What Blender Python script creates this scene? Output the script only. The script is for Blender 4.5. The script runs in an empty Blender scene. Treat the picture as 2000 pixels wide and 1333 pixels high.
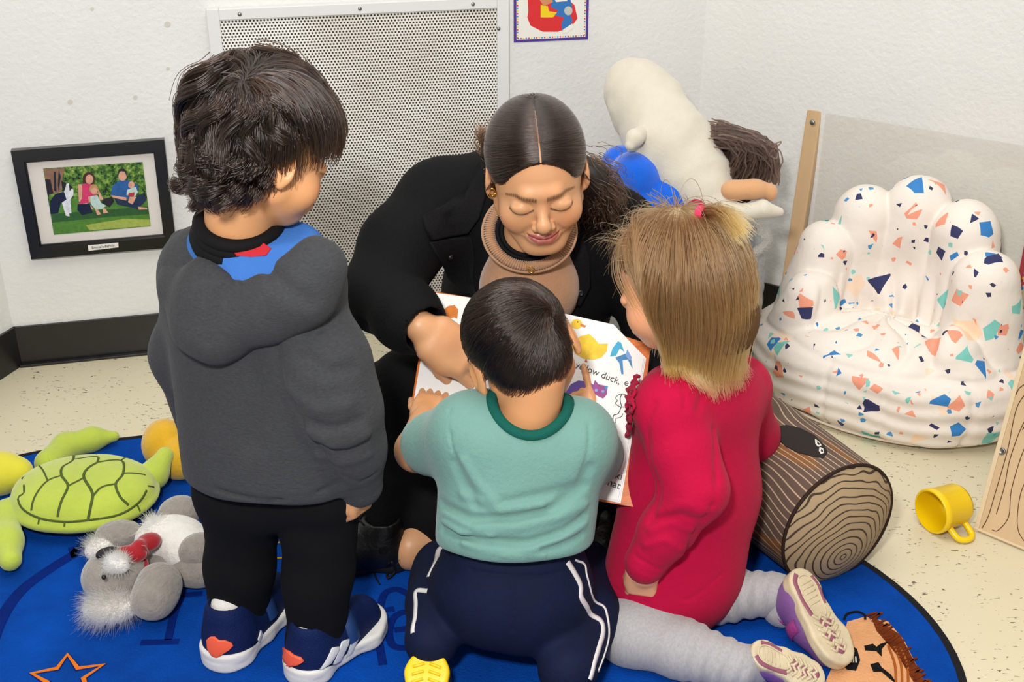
import bpy, math, random
import numpy as np
from mathutils import Vector, Matrix
random.seed(7); rng = np.random.default_rng(7)
sc = bpy.context.scene
COL = sc.collection
# ------------------------------------------------------------------ camera, light, exposure
FPX, CAMH, PITCH = 2300.0, 1.25, math.radians(26)
cam_d = bpy.data.cameras.new('camera'); cam = bpy.data.objects.new('camera', cam_d); COL.objects.link(cam)
cam.location = (0, 0, CAMH); cam.rotation_euler = (math.pi/2-PITCH, 0, 0)
cam_d.sensor_width = 36; cam_d.lens = 36*FPX/2000; cam_d.clip_start = .01
sc.camera = cam
sc.view_settings.view_transform = 'Standard'; sc.view_settings.look = 'None'
sc.view_settings.gamma = 1; sc.view_settings.use_curve_mapping = False
sc.view_settings.exposure = 0.45
wd = bpy.data.worlds.new('world'); sc.world = wd; wd.use_nodes = True
wd.node_tree.nodes['Background'].inputs[0].default_value = (.97, .985, 1, 1)
wd.node_tree.nodes['Background'].inputs[1].default_value = .38
def area(name, loc, target, size, power, col=(1, 1, 1), sy=None):
    d = bpy.data.lights.new(name, 'AREA'); d.energy = power; d.color = col; d.size = size
    if sy: d.shape = 'RECTANGLE'; d.size_y = sy
    o = bpy.data.objects.new(name, d); COL.objects.link(o); o.location = loc
    o.rotation_euler = (Vector(target)-Vector(loc)).to_track_quat('-Z', 'Y').to_euler()
    return o
area('flash', (-.22, .02, 1.62), (0.1, 2.2, .2), .16, 26, (1, .985, .96))
area('ceiling_lamp', (.1, 1.3, 2.45), (.1, 1.31, 0), 1.2, 20, (1, .99, .97), 1.6)
sc.cycles.max_bounces = 8

# ------------------------------------------------------------------ camera maths (pixel frame 2000 x 1333)
Fv = np.array([0, math.cos(PITCH), -math.sin(PITCH)]); Uv = np.array([0, math.sin(PITCH), math.cos(PITCH)]); Xv = np.array([1., 0, 0])
C0 = np.array([0, 0, CAMH])
def ray(px, py): return Fv+Xv*(px-1000)/FPX-Uv*(py-666.5)/FPX
def gd(px, py, z=0.0):
    r = ray(px, py); return C0+r*(z-CAMH)/r[2]
def at(px, py, Y):
    r = ray(px, py); return C0+r*Y/r[1]
def onpl(px, py, p0, n):
    r = ray(px, py); return C0+r*(np.dot(np.array(p0)-C0, n)/np.dot(r, n))
def nrm(v):
    v = np.asarray(v, float); return v/np.linalg.norm(v)
def hit(f, px, py, t0=.8, t1=3.2):
    r = nrm(ray(px, py)); ts = np.arange(t0, t1, .006); P = C0+ts[:, None]*r
    d = f(P); k = np.where(d < 0)[0]
    if len(k) == 0: k = [int(np.argmin(d))]
    i = max(k[0], 1); t = ts[i-1]
    for _ in range(12):
        t += float(f((C0+t*r)[None])[0])*.8
    return C0+t*r

# ------------------------------------------------------------------ signed distance shapes
def V3(*a): return np.array(a, float)
def cap(a, b, ra, rb=None):
    a = np.asarray(a, float); b = np.asarray(b, float); rb = ra if rb is None else rb; ba = b-a; L = float(ba@ba)+1e-12
    def f(P):
        h = np.clip(((P-a)@ba)/L, 0, 1); return np.linalg.norm(P-a-h[:, None]*ba, axis=1)-(ra+(rb-ra)*h)
    return f
def ell(c, r, R=None):
    c = np.asarray(c, float); r = np.asarray(r, float)
    def f(P):
        q = P-c
        if R is not None: q = q@R.T
        k0 = np.linalg.norm(q/r, axis=1); k1 = np.linalg.norm(q/(r*r), axis=1)+1e-9
        return k0*(k0-1)/k1
    return f
def box(c, h, rad=0., R=None):
    c = np.asarray(c, float); h = np.asarray(h, float)-rad
    def f(P):
        q = P-c
        if R is not None: q = q@R.T
        q = np.abs(q)-h
        return np.linalg.norm(np.maximum(q, 0), axis=1)+np.minimum(q.max(axis=1), 0)-rad
    return f
def half(p, n):
    p = np.asarray(p, float); n = nrm(n)
    return lambda P: (P-p)@n
def smin(a, b, k):
    if k <= 0: return np.minimum(a, b)
    h = np.maximum(k-np.abs(a-b), 0)/k; return np.minimum(a, b)-h*h*k*.25
def un(k, *fs):
    def f(P):
        d = fs[0](P)
        for g in fs[1:]: d = smin(d, g(P), k)
        return d
    return f
def sub(k, f, g): return lambda P: -smin(-f(P), g(P), k)
def inter(k, f, g): return lambda P: -smin(-f(P), -g(P), k)
def infl(f, r): return lambda P: f(P)-r
def chain(pts, rs, k=None):
    fs = [cap(pts[i], pts[i+1], rs[i], rs[i+1]) for i in range(len(pts)-1)]
    return un(min(rs)*.6 if k is None else k, *fs)
def catmull(pts, n=8):
    p = [np.asarray(q, float) for q in pts]; p = [2*p[0]-p[1]]+p+[2*p[-1]-p[-2]]; out = []
    for i in range(1, len(p)-2):
        for t in np.linspace(0, 1, n, endpoint=False):
            out.append(.5*((2*p[i])+(-p[i-1]+p[i+1])*t+(2*p[i-1]-5*p[i]+4*p[i+1]-p[i+2])*t*t+(-p[i-1]+3*p[i]-3*p[i+1]+p[i+2])*t**3))
    out.append(p[-2]); return np.array(out)
def pdist(P, L):
    L = np.asarray(L, float); d = np.full(len(P), 9.)
    for a, b in zip(L[:-1], L[1:]):
        ba = b-a; h = np.clip(((P-a)@ba)/(ba@ba+1e-12), 0, 1); d = np.minimum(d, np.linalg.norm(P-a-h[:, None]*ba, axis=1))
    return d
def crease(f, items):
    """items: (polyline, width, depth) ; positive depth cuts in, negative raises"""
    def g(P):
        d = f(P); m = np.abs(d) < .03
        if m.any():
            Q = P[m]; e = np.zeros(len(Q))
            for L, w, dp in items: e += dp*np.exp(-(pdist(Q, L)/w)**2)
            d = d.copy(); d[m] += e
        return d
    return g
_r = np.random.default_rng(3); _K = _r.normal(size=(7, 3)); _K /= np.linalg.norm(_K, axis=1)[:, None]; _K *= _r.uniform(.7, 1.6, (7, 1)); _PH = _r.uniform(0, 6, 7)
def noi(P, s, seed=0.):
    return sum(np.sin((P@_K[i])*s+_PH[i]*(1+seed)+1.3*np.sin((P@_K[(i+3) % 7])*s*.6+seed+i)) for i in range(5))/3.
def rumple(f, amp, s, seed=0., dirs=None, ridge=False):
    """soft cloth folds; dirs stretches the folds along an axis"""
    A = np.eye(3)
    if dirs is not None:
        for v, m in dirs: v = nrm(v); A = A@(np.eye(3)-(1-m)*np.outer(v, v))
    def g(P):
        d = f(P); m = np.abs(d) < amp*4+.02
        if m.any():
            n = noi(P[m]@A, s, seed)
            if ridge: n = 1-2*np.abs(n)
            d = d.copy(); d[m] += amp*n
        return d
    return g
def rotm(axis, a):
    return np.array(Matrix.Rotation(a, 3, Vector(axis)))
def frame3(z, x):
    """rows = local axes x,y,z"""
    z = nrm(z); x = np.asarray(x, float); x = nrm(x-z*(x@z)); y = np.cross(z, x); return np.array([x, y, z])

def netmesh(f, lo, hi, h):
    lo = np.asarray(lo, float); hi = np.asarray(hi, float)
    cs = max(.014, h*3); g = [np.arange(lo[i], hi[i]+cs, cs) for i in range(3)]
    G = np.stack(np.meshgrid(*g, indexing='ij'), -1).reshape(-1, 3)
    m = f(G) < cs*1.3
    if not m.any(): raise ValueError('empty sdf')
    lo2 = G[m].min(0)-cs*.6; hi2 = G[m].max(0)+cs*.6
    B = 8; nb = np.ceil((hi2-lo2)/(h*B)).astype(int); n = nb*B
    bi = np.stack(np.meshgrid(*[np.arange(k) for k in nb], indexing='ij'), -1).reshape(-1, 3)
    cen = lo2+(bi+.5)*B*h; dc = f(cen)
    act = np.abs(dc) < B*h*.866*1.35+h
    D = np.full(tuple(n+1), 1., np.float32)
    neg = (dc < 0)&~act
    for b in bi[neg]: D[b[0]*B:b[0]*B+B+1, b[1]*B:b[1]*B+B+1, b[2]*B:b[2]*B+B+1] = -1
    o = np.stack(np.meshgrid(*[np.arange(B+1)]*3, indexing='ij'), -1).reshape(-1, 3)
    ab = bi[act]
    for s in range(0, len(ab), 400):
        I = ab[s:s+400, None, :]*B+o[None]; P = lo2+I.reshape(-1, 3)*h
        I = I.reshape(-1, 3); D[I[:, 0], I[:, 1], I[:, 2]] = f(P)
    S = D < 0
    cnt = np.zeros(tuple(n), np.int8)
    sl = lambda a, k: slice(a, a+k)
    for a in (0, 1):
        for b in (0, 1):
            for c in (0, 1): cnt += S[a:a+n[0], b:b+n[1], c:c+n[2]]
    cells = np.argwhere((cnt > 0)&(cnt < 8))
    idx = np.full(tuple(n), -1, np.int32); idx[cells[:, 0], cells[:, 1], cells[:, 2]] = np.arange(len(cells))
    acc = np.zeros((len(cells), 3)); w = np.zeros(len(cells))
    cor = [(a, b, c) for a in (0, 1) for b in (0, 1) for c in (0, 1)]
    vals = {c: D[cells[:, 0]+c[0], cells[:, 1]+c[1], cells[:, 2]+c[2]].astype(float) for c in cor}
    for c in cor:
        for ax in range(3):
            if c[ax] == 0:
                e = list(c); e[ax] = 1; e = tuple(e); a = vals[c]; b = vals[e]; x = (a < 0) != (b < 0)
                t = np.where(x, a/np.where(x, a-b, 1), 0); p = np.array(c, float)[None].repeat(len(cells), 0); p[:, ax] += t
                acc += p*x[:, None]; w += x
    V = lo2+(cells+acc/w[:, None])*h
    Q = []
    for ax in range(3):
        b, c = [(1, 2), (2, 0), (0, 1)][ax]
        s0 = [slice(None)]*3; s1 = [slice(None)]*3; s0[ax] = slice(0, n[ax]); s1[ax] = slice(1, n[ax]+1)
        E = np.argwhere(S[tuple(s0)] != S[tuple(s1)])
        E = E[(E[:, b] > 0)&(E[:, c] > 0)&(E[:, b] < n[b])&(E[:, c] < n[c])]
        def q(db, dc_):
            J = E.copy(); J[:, b] -= db; J[:, c] -= dc_; return idx[J[:, 0], J[:, 1], J[:, 2]]
        F = np.stack([q(1, 1), q(0, 1), q(0, 0), q(1, 0)], 1)
        fl = ~S[E[:, 0], E[:, 1], E[:, 2]]
        F[fl] = F[fl][:, ::-1]; Q.append(F)
    Q = np.concatenate(Q); Q = Q[(Q >= 0).all(1)]
    return V, Q

# ------------------------------------------------------------------ objects
def c3(h):
    if isinstance(h, str):
        h = h.lstrip('#'); v = [int(h[i:i+2], 16)/255 for i in (0, 2, 4)]
        return tuple(x/12.92 if x <= .04045 else ((x+.055)/1.055)**2.4 for x in v)
    return tuple(h)
def link(name, data, parent=None, label=None):
    o = bpy.data.objects.new(name, data); COL.objects.link(o)
    if parent is not None:
        o.parent = parent
        loc = Vector((0, 0, 0)); q = parent
        while q is not None: loc += q.location+(q.matrix_parent_inverse.translation if q.parent else Vector()); q = q.parent
        o.matrix_parent_inverse = Matrix.Translation(-loc)
    if label: o['label'] = label
    return o
def thing(name, label, cat, loc=(0, 0, 0), group=None):
    o = bpy.data.objects.new(name, None); COL.objects.link(o); o.location = tuple(loc); o.empty_display_size = .05
    o['label'] = label; o['category'] = cat
    if group: o['group'] = group
    return o
def tag(o, label, cat, group=None):
    o['label'] = label; o['category'] = cat
    if group: o['group'] = group
    return o
def struct(o): o['kind'] = 'structure'; return o
def mkmesh(name, V, Q, mats, smooth=True, mi=None, cols=None):
    me = bpy.data.meshes.new(name)
    if isinstance(Q, np.ndarray):
        k = Q.shape[1]; me.vertices.add(len(V)); me.vertices.foreach_set('co', np.asarray(V, np.float32).ravel())
        me.loops.add(Q.size); me.loops.foreach_set('vertex_index', Q.astype(np.int32).ravel())
        me.polygons.add(len(Q)); me.polygons.foreach_set('loop_start', np.arange(0, Q.size, k, dtype=np.int32))
        me.polygons.foreach_set('loop_total', np.full(len(Q), k, np.int32)); me.update(calc_edges=True)
    else:
        me.from_pydata([tuple(v) for v in V], [], Q); me.update()
    for m in (mats if isinstance(mats, (list, tuple)) else [mats]): me.materials.append(m)
    if mi is not None: me.polygons.foreach_set('material_index', np.asarray(mi, np.int32))
    me.polygons.foreach_set('use_smooth', np.full(len(me.polygons), bool(smooth)))
    if cols is not None:
        a = me.color_attributes.new('Col', 'FLOAT_COLOR', 'POINT')
        a.data.foreach_set('color', np.hstack([cols, np.ones((len(cols), 1))]).astype(np.float32).ravel())
    return me
def sdfobj(name, f, lo, hi, h, mat, parent=None, label=None, colf=None):
    V, Q = netmesh(f, lo, hi, h)
    return link(name, mkmesh(name, V, Q, mat, cols=None if colf is None else colf(V)), parent, label)
class MB:
    """collects simple shapes into one mesh"""
    def __init__(s): s.V = []; s.F = []; s.m = []; s.M = Matrix.Identity(4)
    def add(s, vs, fs, m=0):
        n = len(s.V); s.V += [tuple(s.M@Vector(v)) for v in vs]; s.F += [tuple(i+n for i in f) for f in fs]; s.m += [m]*len(fs); return s
    def box(s, lo, hi, m=0, ch=0.):
        x0, y0, z0 = lo; x1, y1, z1 = hi
        if ch <= 0:
            vs = [(x, y, z) for x in (x0, x1) for y in (y0, y1) for z in (z0, z1)]
            return s.add(vs, [(0, 1, 3, 2), (4, 6, 7, 5), (0, 4, 5, 1), (2, 3, 7, 6), (0, 2, 6, 4), (1, 5, 7, 3)], m)
        import bmesh
        bm = bmesh.new(); bmesh.ops.create_cube(bm, size=1)
        for v in bm.verts: v.co = Vector((x0+(v.co.x+.5)*(x1-x0), y0+(v.co.y+.5)*(y1-y0), z0+(v.co.z+.5)*(z1-z0)))
        bmesh.ops.bevel(bm, geom=bm.edges[:], offset=ch, segments=2, affect='EDGES', profile=.5)
        bm.verts.index_update()
        s.add([v.co[:] for v in bm.verts], [[v.index for v in f.verts] for f in bm.faces], m); bm.free(); return s
    def prism(s, poly, z0, z1, m=0):
        n = len(poly); vs = [(x, y, z0) for x, y in poly]+[(x, y, z1) for x, y in poly]
        return s.add(vs, [tuple(range(n))[::-1], tuple(range(n, 2*n))]+[(i, (i+1) % n, n+(i+1) % n, n+i) for i in range(n)], m)
    def tube(s, pts, r, m=0, n=8, closed=False):
        P = [np.asarray(p, float) for p in pts]; N = len(P); rr = r if hasattr(r, '__len__') else [r]*N
        up = None; vs = []; fs = []
        for i in range(N):
            t = (P[(i+1) % N]-P[i-1]) if closed or 0 < i < N-1 else (P[1]-P[0] if i == 0 else P[-1]-P[-2])
            t = nrm(t)
            if up is None: up = nrm(np.cross(t, [0.3, .2, 1]) if abs(t[2]) < .9 else np.cross(t, [1, 0, 0]))
            up = nrm(up-t*(up@t)); sd = np.cross(t, up)
            vs += [tuple(P[i]+rr[i]*(math.cos(a)*up+math.sin(a)*sd)) for a in np.linspace(0, 2*math.pi, n, endpoint=False)]
        for i in range(N if closed else N-1):
            j = (i+1) % N
            fs += [(i*n+k, i*n+(k+1) % n, j*n+(k+1) % n, j*n+k) for k in range(n)]
        if not closed: fs += [tuple(range(n))[::-1], tuple((N-1)*n+k for k in range(n))]
        return s.add(vs, fs, m)
    def lathe(s, prof, n=32, m=0):
        vs = [(r*math.cos(a), r*math.sin(a), z) for r, z in prof for a in np.linspace(0, 2*math.pi, n, endpoint=False)]
        fs = [(i*n+k, i*n+(k+1) % n, (i+1)*n+(k+1) % n, (i+1)*n+k) for i in range(len(prof)-1) for k in range(n)]
        return s.add(vs, fs, m)
    def obj(s, name, mats, parent=None, smooth=False, label=None):
        return link(name, mkmesh(name, s.V, s.F, mats, smooth, s.m), parent, label)
def ribbon(name, f, pts, w, mat, parent=None, off=.0008, thick=.0012, label=None, closed=False):
    """a thin raised band that follows the surface of f along pts (3D)"""
    mb = MB(); ribbon_add(mb, f, pts, w, off, thick, 0, closed); return mb.obj(name, mat, parent, True, label)
def grad(f, P, e=.0015):
    g = np.stack([f(P+np.eye(3)[i]*e)-f(P-np.eye(3)[i]*e) for i in range(3)], 1); return g/(np.linalg.norm(g, axis=1)[:, None]+1e-9)
def snap(f, P, off=0., it=6):
    P = np.array(P, float)
    for _ in range(it): P = P-(f(P)-off)[:, None]*grad(f, P)*.9
    return P
def ribbon_add(mb, f, pts, w, off, thick, m, closed=False, dense=True):
    P = np.asarray(pts, float)
    if dense: P = catmull(P, 5)
    P = snap(f, P, off); N = grad(f, P); n = len(P)
    T = np.gradient(P, axis=0); T /= np.linalg.norm(T, axis=1)[:, None]+1e-9; Sd = np.cross(T, N)
    ww = (np.asarray(w)*np.ones(n) if not hasattr(w, '__len__') else np.interp(np.linspace(0, 1, n), np.linspace(0, 1, len(w)), w))/2
    vs = []
    for i in range(n):
        a = snap(f, (P[i]-Sd[i]*ww[i])[None], off, 2)[0]; b = snap(f, (P[i]+Sd[i]*ww[i])[None], off, 2)[0]
        vs += [a-N[i]*.001, a+N[i]*thick*.6, P[i]+N[i]*thick, b+N[i]*thick*.6, b-N[i]*.001]
    fs = [(i*5+k, i*5+k+1, i*5+k+6, i*5+k+5) for i in range(n-1) for k in range(4)]
    mb.add([tuple(v) for v in vs], fs, m)
def patch(name, f, poly_px, mat, parent=None, off=.001, thick=.0015, n=14, label=None):
    """a raised cloth or rubber patch on surface f; outline given where it is seen, points found on the real surface"""
    mb = MB(); patch_add(mb, f, poly_px, off, thick, 0, n); return mb.obj(name, mat, parent, True, label)
def patch_add(mb, f, poly, off=.001, thick=.0015, m=0, rings=5):
    P = np.array([hit(f, *q) for q in poly]); c = P.mean(0); n = len(P); vs = []
    R = list(np.linspace(0, 1, rings+1)[1:])
    L = [c[None]]+[c+(P-c)*r for r in R]
    allp = np.concatenate(L); S_ = snap(f, allp, off+thick, 5); N = grad(f, S_)
    low = S_[-n:]-N[-n:]*(thick+off+.0015)
    vs = [tuple(v) for v in S_]+[tuple(v) for v in low]; fs = []
    for k in range(n): fs.append((0, 1+k, 1+(k+1) % n))
    for r in range(rings-1):
        for k in range(n): a = 1+r*n; b = a+n; fs.append((a+k, b+k, b+(k+1) % n, a+(k+1) % n))
    a = 1+(rings-1)*n; b = a+n
    for k in range(n): fs.append((a+k, b+k, b+(k+1) % n, a+(k+1) % n))
    mb.add(vs, fs, m)

# ------------------------------------------------------------------ materials
_MC = {}
def mat(name, col=None, rough=.6, attr=False, var=0., vscale=8., bump=0., bscale=60., bump2=0., b2scale=400., sheen=0., sss=0., metal=0., coat=0., spec=.5, trans=0., stretch=None, col2=None, alpha=None, wave=0., wscale=200., aniso=0):
    if name in _MC: return _MC[name]
    m = bpy.data.materials.new(name); m.use_nodes = True; nt = m.node_tree; N = nt.nodes; L = nt.links
    b = N['Principled BSDF']; tc = N.new('ShaderNodeTexCoord'); src = tc.outputs['Object']
    if stretch:
        mp = N.new('ShaderNodeMapping'); mp.inputs['Scale'].default_value = stretch; L.new(src, mp.inputs[0]); src2 = mp.outputs[0]
    else: src2 = src
    if attr:
        a = N.new('ShaderNodeAttribute'); a.attribute_name = 'Col'; base = a.outputs['Color']
    else:
        r = N.new('ShaderNodeRGB'); r.outputs[0].default_value = (*c3(col), 1); base = r.outputs[0]
    if var > 0 or col2 is not None:
        nz = N.new('ShaderNodeTexNoise'); nz.inputs['Scale'].default_value = vscale; nz.inputs['Detail'].default_value = 5; nz.inputs['Roughness'].default_value = .65; L.new(src2, nz.inputs['Vector'])
        rp = N.new('ShaderNodeMapRange'); rp.inputs[1].default_value = .3; rp.inputs[2].default_value = .7
        L.new(nz.outputs[0], rp.inputs[0]); mx = N.new('ShaderNodeMix'); mx.data_type = 'RGBA'
        if col2 is not None:
            L.new(base, mx.inputs[6]); mx.inputs[7].default_value = (*c3(col2), 1); L.new(rp.outputs[0], mx.inputs[0])
        else:
            rp.inputs[3].default_value = 1-var; rp.inputs[4].default_value = 1+var*.6
            mx.blend_type = 'MULTIPLY'; mx.inputs[0].default_value = 1; L.new(base, mx.inputs[6]); L.new(rp.outputs[0], mx.inputs[7])
        base = mx.outputs[2]
    L.new(base, b.inputs['Base Color']); b.inputs['Roughness'].default_value = rough; b.inputs['Metallic'].default_value = metal
    b.inputs['Specular IOR Level'].default_value = spec if rough < .65 else min(spec, .18)
    if sheen: b.inputs['Sheen Weight'].default_value = sheen; b.inputs['Sheen Roughness'].default_value = .5
    if sss: b.inputs['Subsurface Weight'].default_value = sss; b.inputs['Subsurface Radius'].default_value = (1, .35, .2); b.inputs['Subsurface Scale'].default_value = .006
    if coat: b.inputs['Coat Weight'].default_value = coat; b.inputs['Coat Roughness'].default_value = .15
    if trans: b.inputs['Transmission Weight'].default_value = trans
    prev = None
    def addb(hsock, strength, dist):
        nonlocal prev
        bp = N.new('ShaderNodeBump'); bp.inputs['Strength'].default_value = strength; bp.inputs['Distance'].default_value = dist; L.new(hsock, bp.inputs['Height'])
        if prev is not None: L.new(prev, bp.inputs['Normal'])
        prev = bp.outputs[0]
    if bump:
        n1 = N.new('ShaderNodeTexNoise'); n1.inputs['Scale'].default_value = bscale; n1.inputs['Detail'].default_value = 3; L.new(src2, n1.inputs['Vector']); addb(n1.outputs[0], min(bump, 1), .004*max(bump, 1))
    if bump2:
        n2 = N.new('ShaderNodeTexNoise'); n2.inputs['Scale'].default_value = b2scale; n2.inputs['Detail'].default_value = 2; L.new(src, n2.inputs['Vector']); addb(n2.outputs[0], bump2, .0015)
    if wave:
        w = N.new('ShaderNodeTexWave'); w.inputs['Scale'].default_value = wscale; w.inputs['Distortion'].default_value = 1; L.new(src, w.inputs['Vector']); addb(w.outputs[1], wave, .001)
    if prev is not None: L.new(prev, b.inputs['Normal'])
    _MC[name] = m; return m
def hairmat(name, col, rough=.3, rand=.3, cm=None):
    if name in _MC: return _MC[name]
    m = bpy.data.materials.new(name); m.use_nodes = True; nt = m.node_tree; N = nt.nodes
    N.remove(N['Principled BSDF']); h = N.new('ShaderNodeBsdfHairPrincipled'); h.parametrization = 'COLOR'
    out = N['Material Output']; nt.links.new(h.outputs[0], out.inputs[0])
    h.inputs['Roughness'].default_value = rough; h.inputs['Radial Roughness'].default_value = .5
    if 'Random Color' in h.inputs: h.inputs['Random Color'].default_value = rand
    ci = N.new('ShaderNodeHairInfo'); rp = N.new('ShaderNodeValToRGB'); e = rp.color_ramp.elements
    cols = col if isinstance(col, list) else [col]
    e[0].color = (*c3(cols[0]), 1)
    if len(cols) > 1:
        e[1].color = (*c3(cols[-1]), 1)
        for i, c in enumerate(cols[1:-1]): x = e.new((i+1)/(len(cols)-1)); x.color = (*c3(c), 1)
    else: e[1].color = (*c3(cols[0]), 1)
    nt.links.new(ci.outputs['Random' if cm is None else cm], rp.inputs[0]); nt.links.new(rp.outputs[0], h.inputs['Color'])
    _MC[name] = m; return m
def strands(name, P, rad, mat_, parent=None, tip=.3, label=None):
    """P (n, k, 3) points"""
    n, k, _ = P.shape; c = bpy.data.hair_curves.new(name); c.add_curves([k]*n)
    c.points.foreach_set('position', P.reshape(-1).astype(np.float32))
    r = (np.linspace(1, tip, k)[None]*np.asarray(rad).reshape(-1, 1)*np.ones((n, 1))).ravel().astype(np.float32)
    c.points.foreach_set('radius', r); c.materials.append(mat_)
    return link(name, c, parent, label)
def grow(f, roots, dirf, nst, step, off0=.0005, off1=.006, jitter=.1, keep=1.0, minoff=.0005):
    """strands that flow over the surface of f. dirf(P, s) gives the direction at fraction s"""
    P = np.array(roots, float); n = len(P); d0 = f(P); P = P-np.minimum(0, d0-minoff)[:, None]*grad(f, P, .002); out = [P.copy()]; rl = rng.normal(size=(n, 3))*jitter; ofr = rng.uniform(.2, 1, n)
    for i in range(nst):
        s = (i+1)/nst; D = dirf(P, s)+rl; D /= np.linalg.norm(D, axis=1)[:, None]+1e-9
        st = step if np.isscalar(step) else np.asarray(step)[:, None]
        P = P+D*st; d = f(P); G = grad(f, P, .002); want = (off0+(off1-off0)*min(1, s*2))*ofr+minoff
        P = P-((d-want)*np.where(d < want, 1, keep))[:, None]*G; out.append(P.copy())
    return np.stack(out, 1)
# ------------------------------------------------------------------ the room
WA = math.radians(13.5)
bd = np.array([math.cos(WA), math.sin(WA), 0.]); bn = np.array([math.sin(WA), -math.cos(WA), 0.]); B0 = np.array([-1.142, 2.437, 0.])
CR = B0+bd*1.642                                   # corner between the back and the right wall
rd = np.array([.813, -.582, 0.]); rn = np.array([-.582, -.813, 0.]); RW0 = CR
ld = nrm([-.31, -.95, 0.])
m_wall = mat('wall_paint', 'dfdedb', .55, var=.05, vscale=3, bump=.35, bscale=90, bump2=.15, b2scale=350)
m_base = mat('black_vinyl', '1b1a1a', .28, var=.3, vscale=12, bump=.2, bscale=20)
def wallmesh(name, a, b, n, z0, z1, th, m, ch=0):
    a = np.array(a); b = np.array(b); mb = MB()
    L = np.linalg.norm(b-a); x = nrm(b-a)
    mb.M = Matrix(((x[0], -n[0], 0, a[0]), (x[1], -n[1], 0, a[1]), (0, 0, 1, 0), (0, 0, 0, 1)))
    mb.box((0, 0 if th > 0 else th, z0), (L, th if th > 0 else 0, z1), 0, ch)
    return struct(mb.obj(name, m))
LE = B0+ld*2.6
wallmesh('wall_back', B0-bd*.05, CR+bd*.05, bn, 0, 2.6, .1, m_wall)
wallmesh('wall_right', CR, CR+rd*2.6, rn, 0, 2.6, .1, m_wall)
wallmesh('wall_left', LE, B0, nrm([.95, -.31, 0]), 0, 2.6, .1, m_wall)
wallmesh('baseboard_back', B0, B0+bd*.34, bn, 0, .098, -.007, m_base)
wallmesh('baseboard_left', LE, B0+nrm([.95, -.31, 0])*.0, nrm([.95, -.31, 0]), 0, .098, -.007, m_base)
wallmesh('baseboard_right', CR, CR+rd*2.6, rn, 0, .098, -.007, m_base)
mb = MB()
mb.M = Matrix(((bd[0], -bn[0], 0, B0[0]), (bd[1], -bn[1], 0, B0[1]), (0, 0, 1, 0), (0, 0, 0, 1)))
mb.box((0, -.019, 0), (.34, -.007, .007), 0, .002); struct(mb.obj('trim_1', m_base))
mb = MB(); mb.box((-3.2, -1.8, 2.6), (3.2, 3.6, 2.7)); struct(mb.obj('ceiling', mat('ceiling_white', 'e8e6e0', .8)))

# floor: cream composition sheet with dark streaky flecks
def floor_mat():
    m = bpy.data.materials.new('floor_vinyl'); m.use_nodes = True; N = m.node_tree.nodes; L = m.node_tree.links
    b = N['Principled BSDF']; tc = N.new('ShaderNodeTexCoord')
    mp = N.new('ShaderNodeMapping'); mp.inputs['Scale'].default_value = (1, 2.6, 1); mp.inputs['Rotation'].default_value = (0, 0, .5); L.new(tc.outputs['Object'], mp.inputs[0])
    wn = N.new('ShaderNodeTexNoise'); wn.inputs['Scale'].default_value = 9; L.new(mp.outputs[0], wn.inputs['Vector'])
    n1 = N.new('ShaderNodeTexNoise'); n1.inputs['Scale'].default_value = 75; n1.inputs['Detail'].default_value = 2.5; n1.inputs['Distortion'].default_value = .6; L.new(mp.outputs[0], n1.inputs['Vector'])
    n2 = N.new('ShaderNodeTexNoise'); n2.inputs['Scale'].default_value = 11; n2.inputs['Detail'].default_value = 2; L.new(tc.outputs['Object'], n2.inputs['Vector'])
    ad = N.new('ShaderNodeMath'); ad.operation = 'MULTIPLY_ADD'; ad.inputs[1].default_value = .22; L.new(n2.outputs[0], ad.inputs[0]); L.new(n1.outputs[0], ad.inputs[2])
    mr = N.new('ShaderNodeMapRange'); mr.inputs[1].default_value = .765; mr.inputs[2].default_value = .80; L.new(ad.outputs[0], mr.inputs[0])
    n3 = N.new('ShaderNodeTexNoise'); n3.inputs['Scale'].default_value = 3; L.new(tc.outputs['Object'], n3.inputs['Vector'])
    mx0 = N.new('ShaderNodeMix'); mx0.data_type = 'RGBA'; mx0.inputs[6].default_value = (*c3('d9d0b4'), 1); mx0.inputs[7].default_value = (*c3('cfc5a8'), 1); L.new(n3.outputs[0], mx0.inputs[0])
    mx = N.new('ShaderNodeMix'); mx.data_type = 'RGBA'; L.new(mx0.outputs[2], mx.inputs[6]); mx.inputs[7].default_value = (*c3('5e5648'), 1); L.new(mr.outputs[0], mx.inputs[0])
    L.new(mx.outputs[2], b.inputs['Base Color']); b.inputs['Roughness'].default_value = .32; return m
mb = MB(); mb.box((-3.2, -1.8, -.05), (3.2, 3.6, 0)); struct(mb.obj('floor', floor_mat()))

# ------------------------------------------------------------------ helpers on the wall plane
def quadmap(P, n):
    """P: four corners (bottom left, bottom right, top right, top left) -> point at s, t, raised by d along n"""
    P = [np.array(p) for p in P]
    def g(s, t, d=0.): return (P[0]*(1-s)+P[1]*s)*(1-t)+(P[3]*(1-s)+P[2]*s)*t+np.array(n)*d
    return g
def qbox(mb, g, s0, t0, s1, t1, d0, d1, m=0):
    vs = [g(s, t, d) for s in (s0, s1) for t in (t0, t1) for d in (d0, d1)]
    mb.add(vs, [(0, 2, 3, 1), (4, 5, 7, 6), (0, 1, 5, 4), (2, 6, 7, 3), (0, 4, 6, 2), (1, 3, 7, 5)], m)
def wb(px, py, d=0.): return onpl(px, py, B0+bn*d, bn)
def flatpoly(mb, pts, d, n, m=0, th=.0003):
    vs = [np.array(p)+np.array(n)*d for p in pts]; k = len(vs)
    mb.add(vs+[v-np.array(n)*th for v in vs], [tuple(range(k))]+[(i, (i+1) % k, k+(i+1) % k, k+i) for i in range(k)], m)
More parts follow.
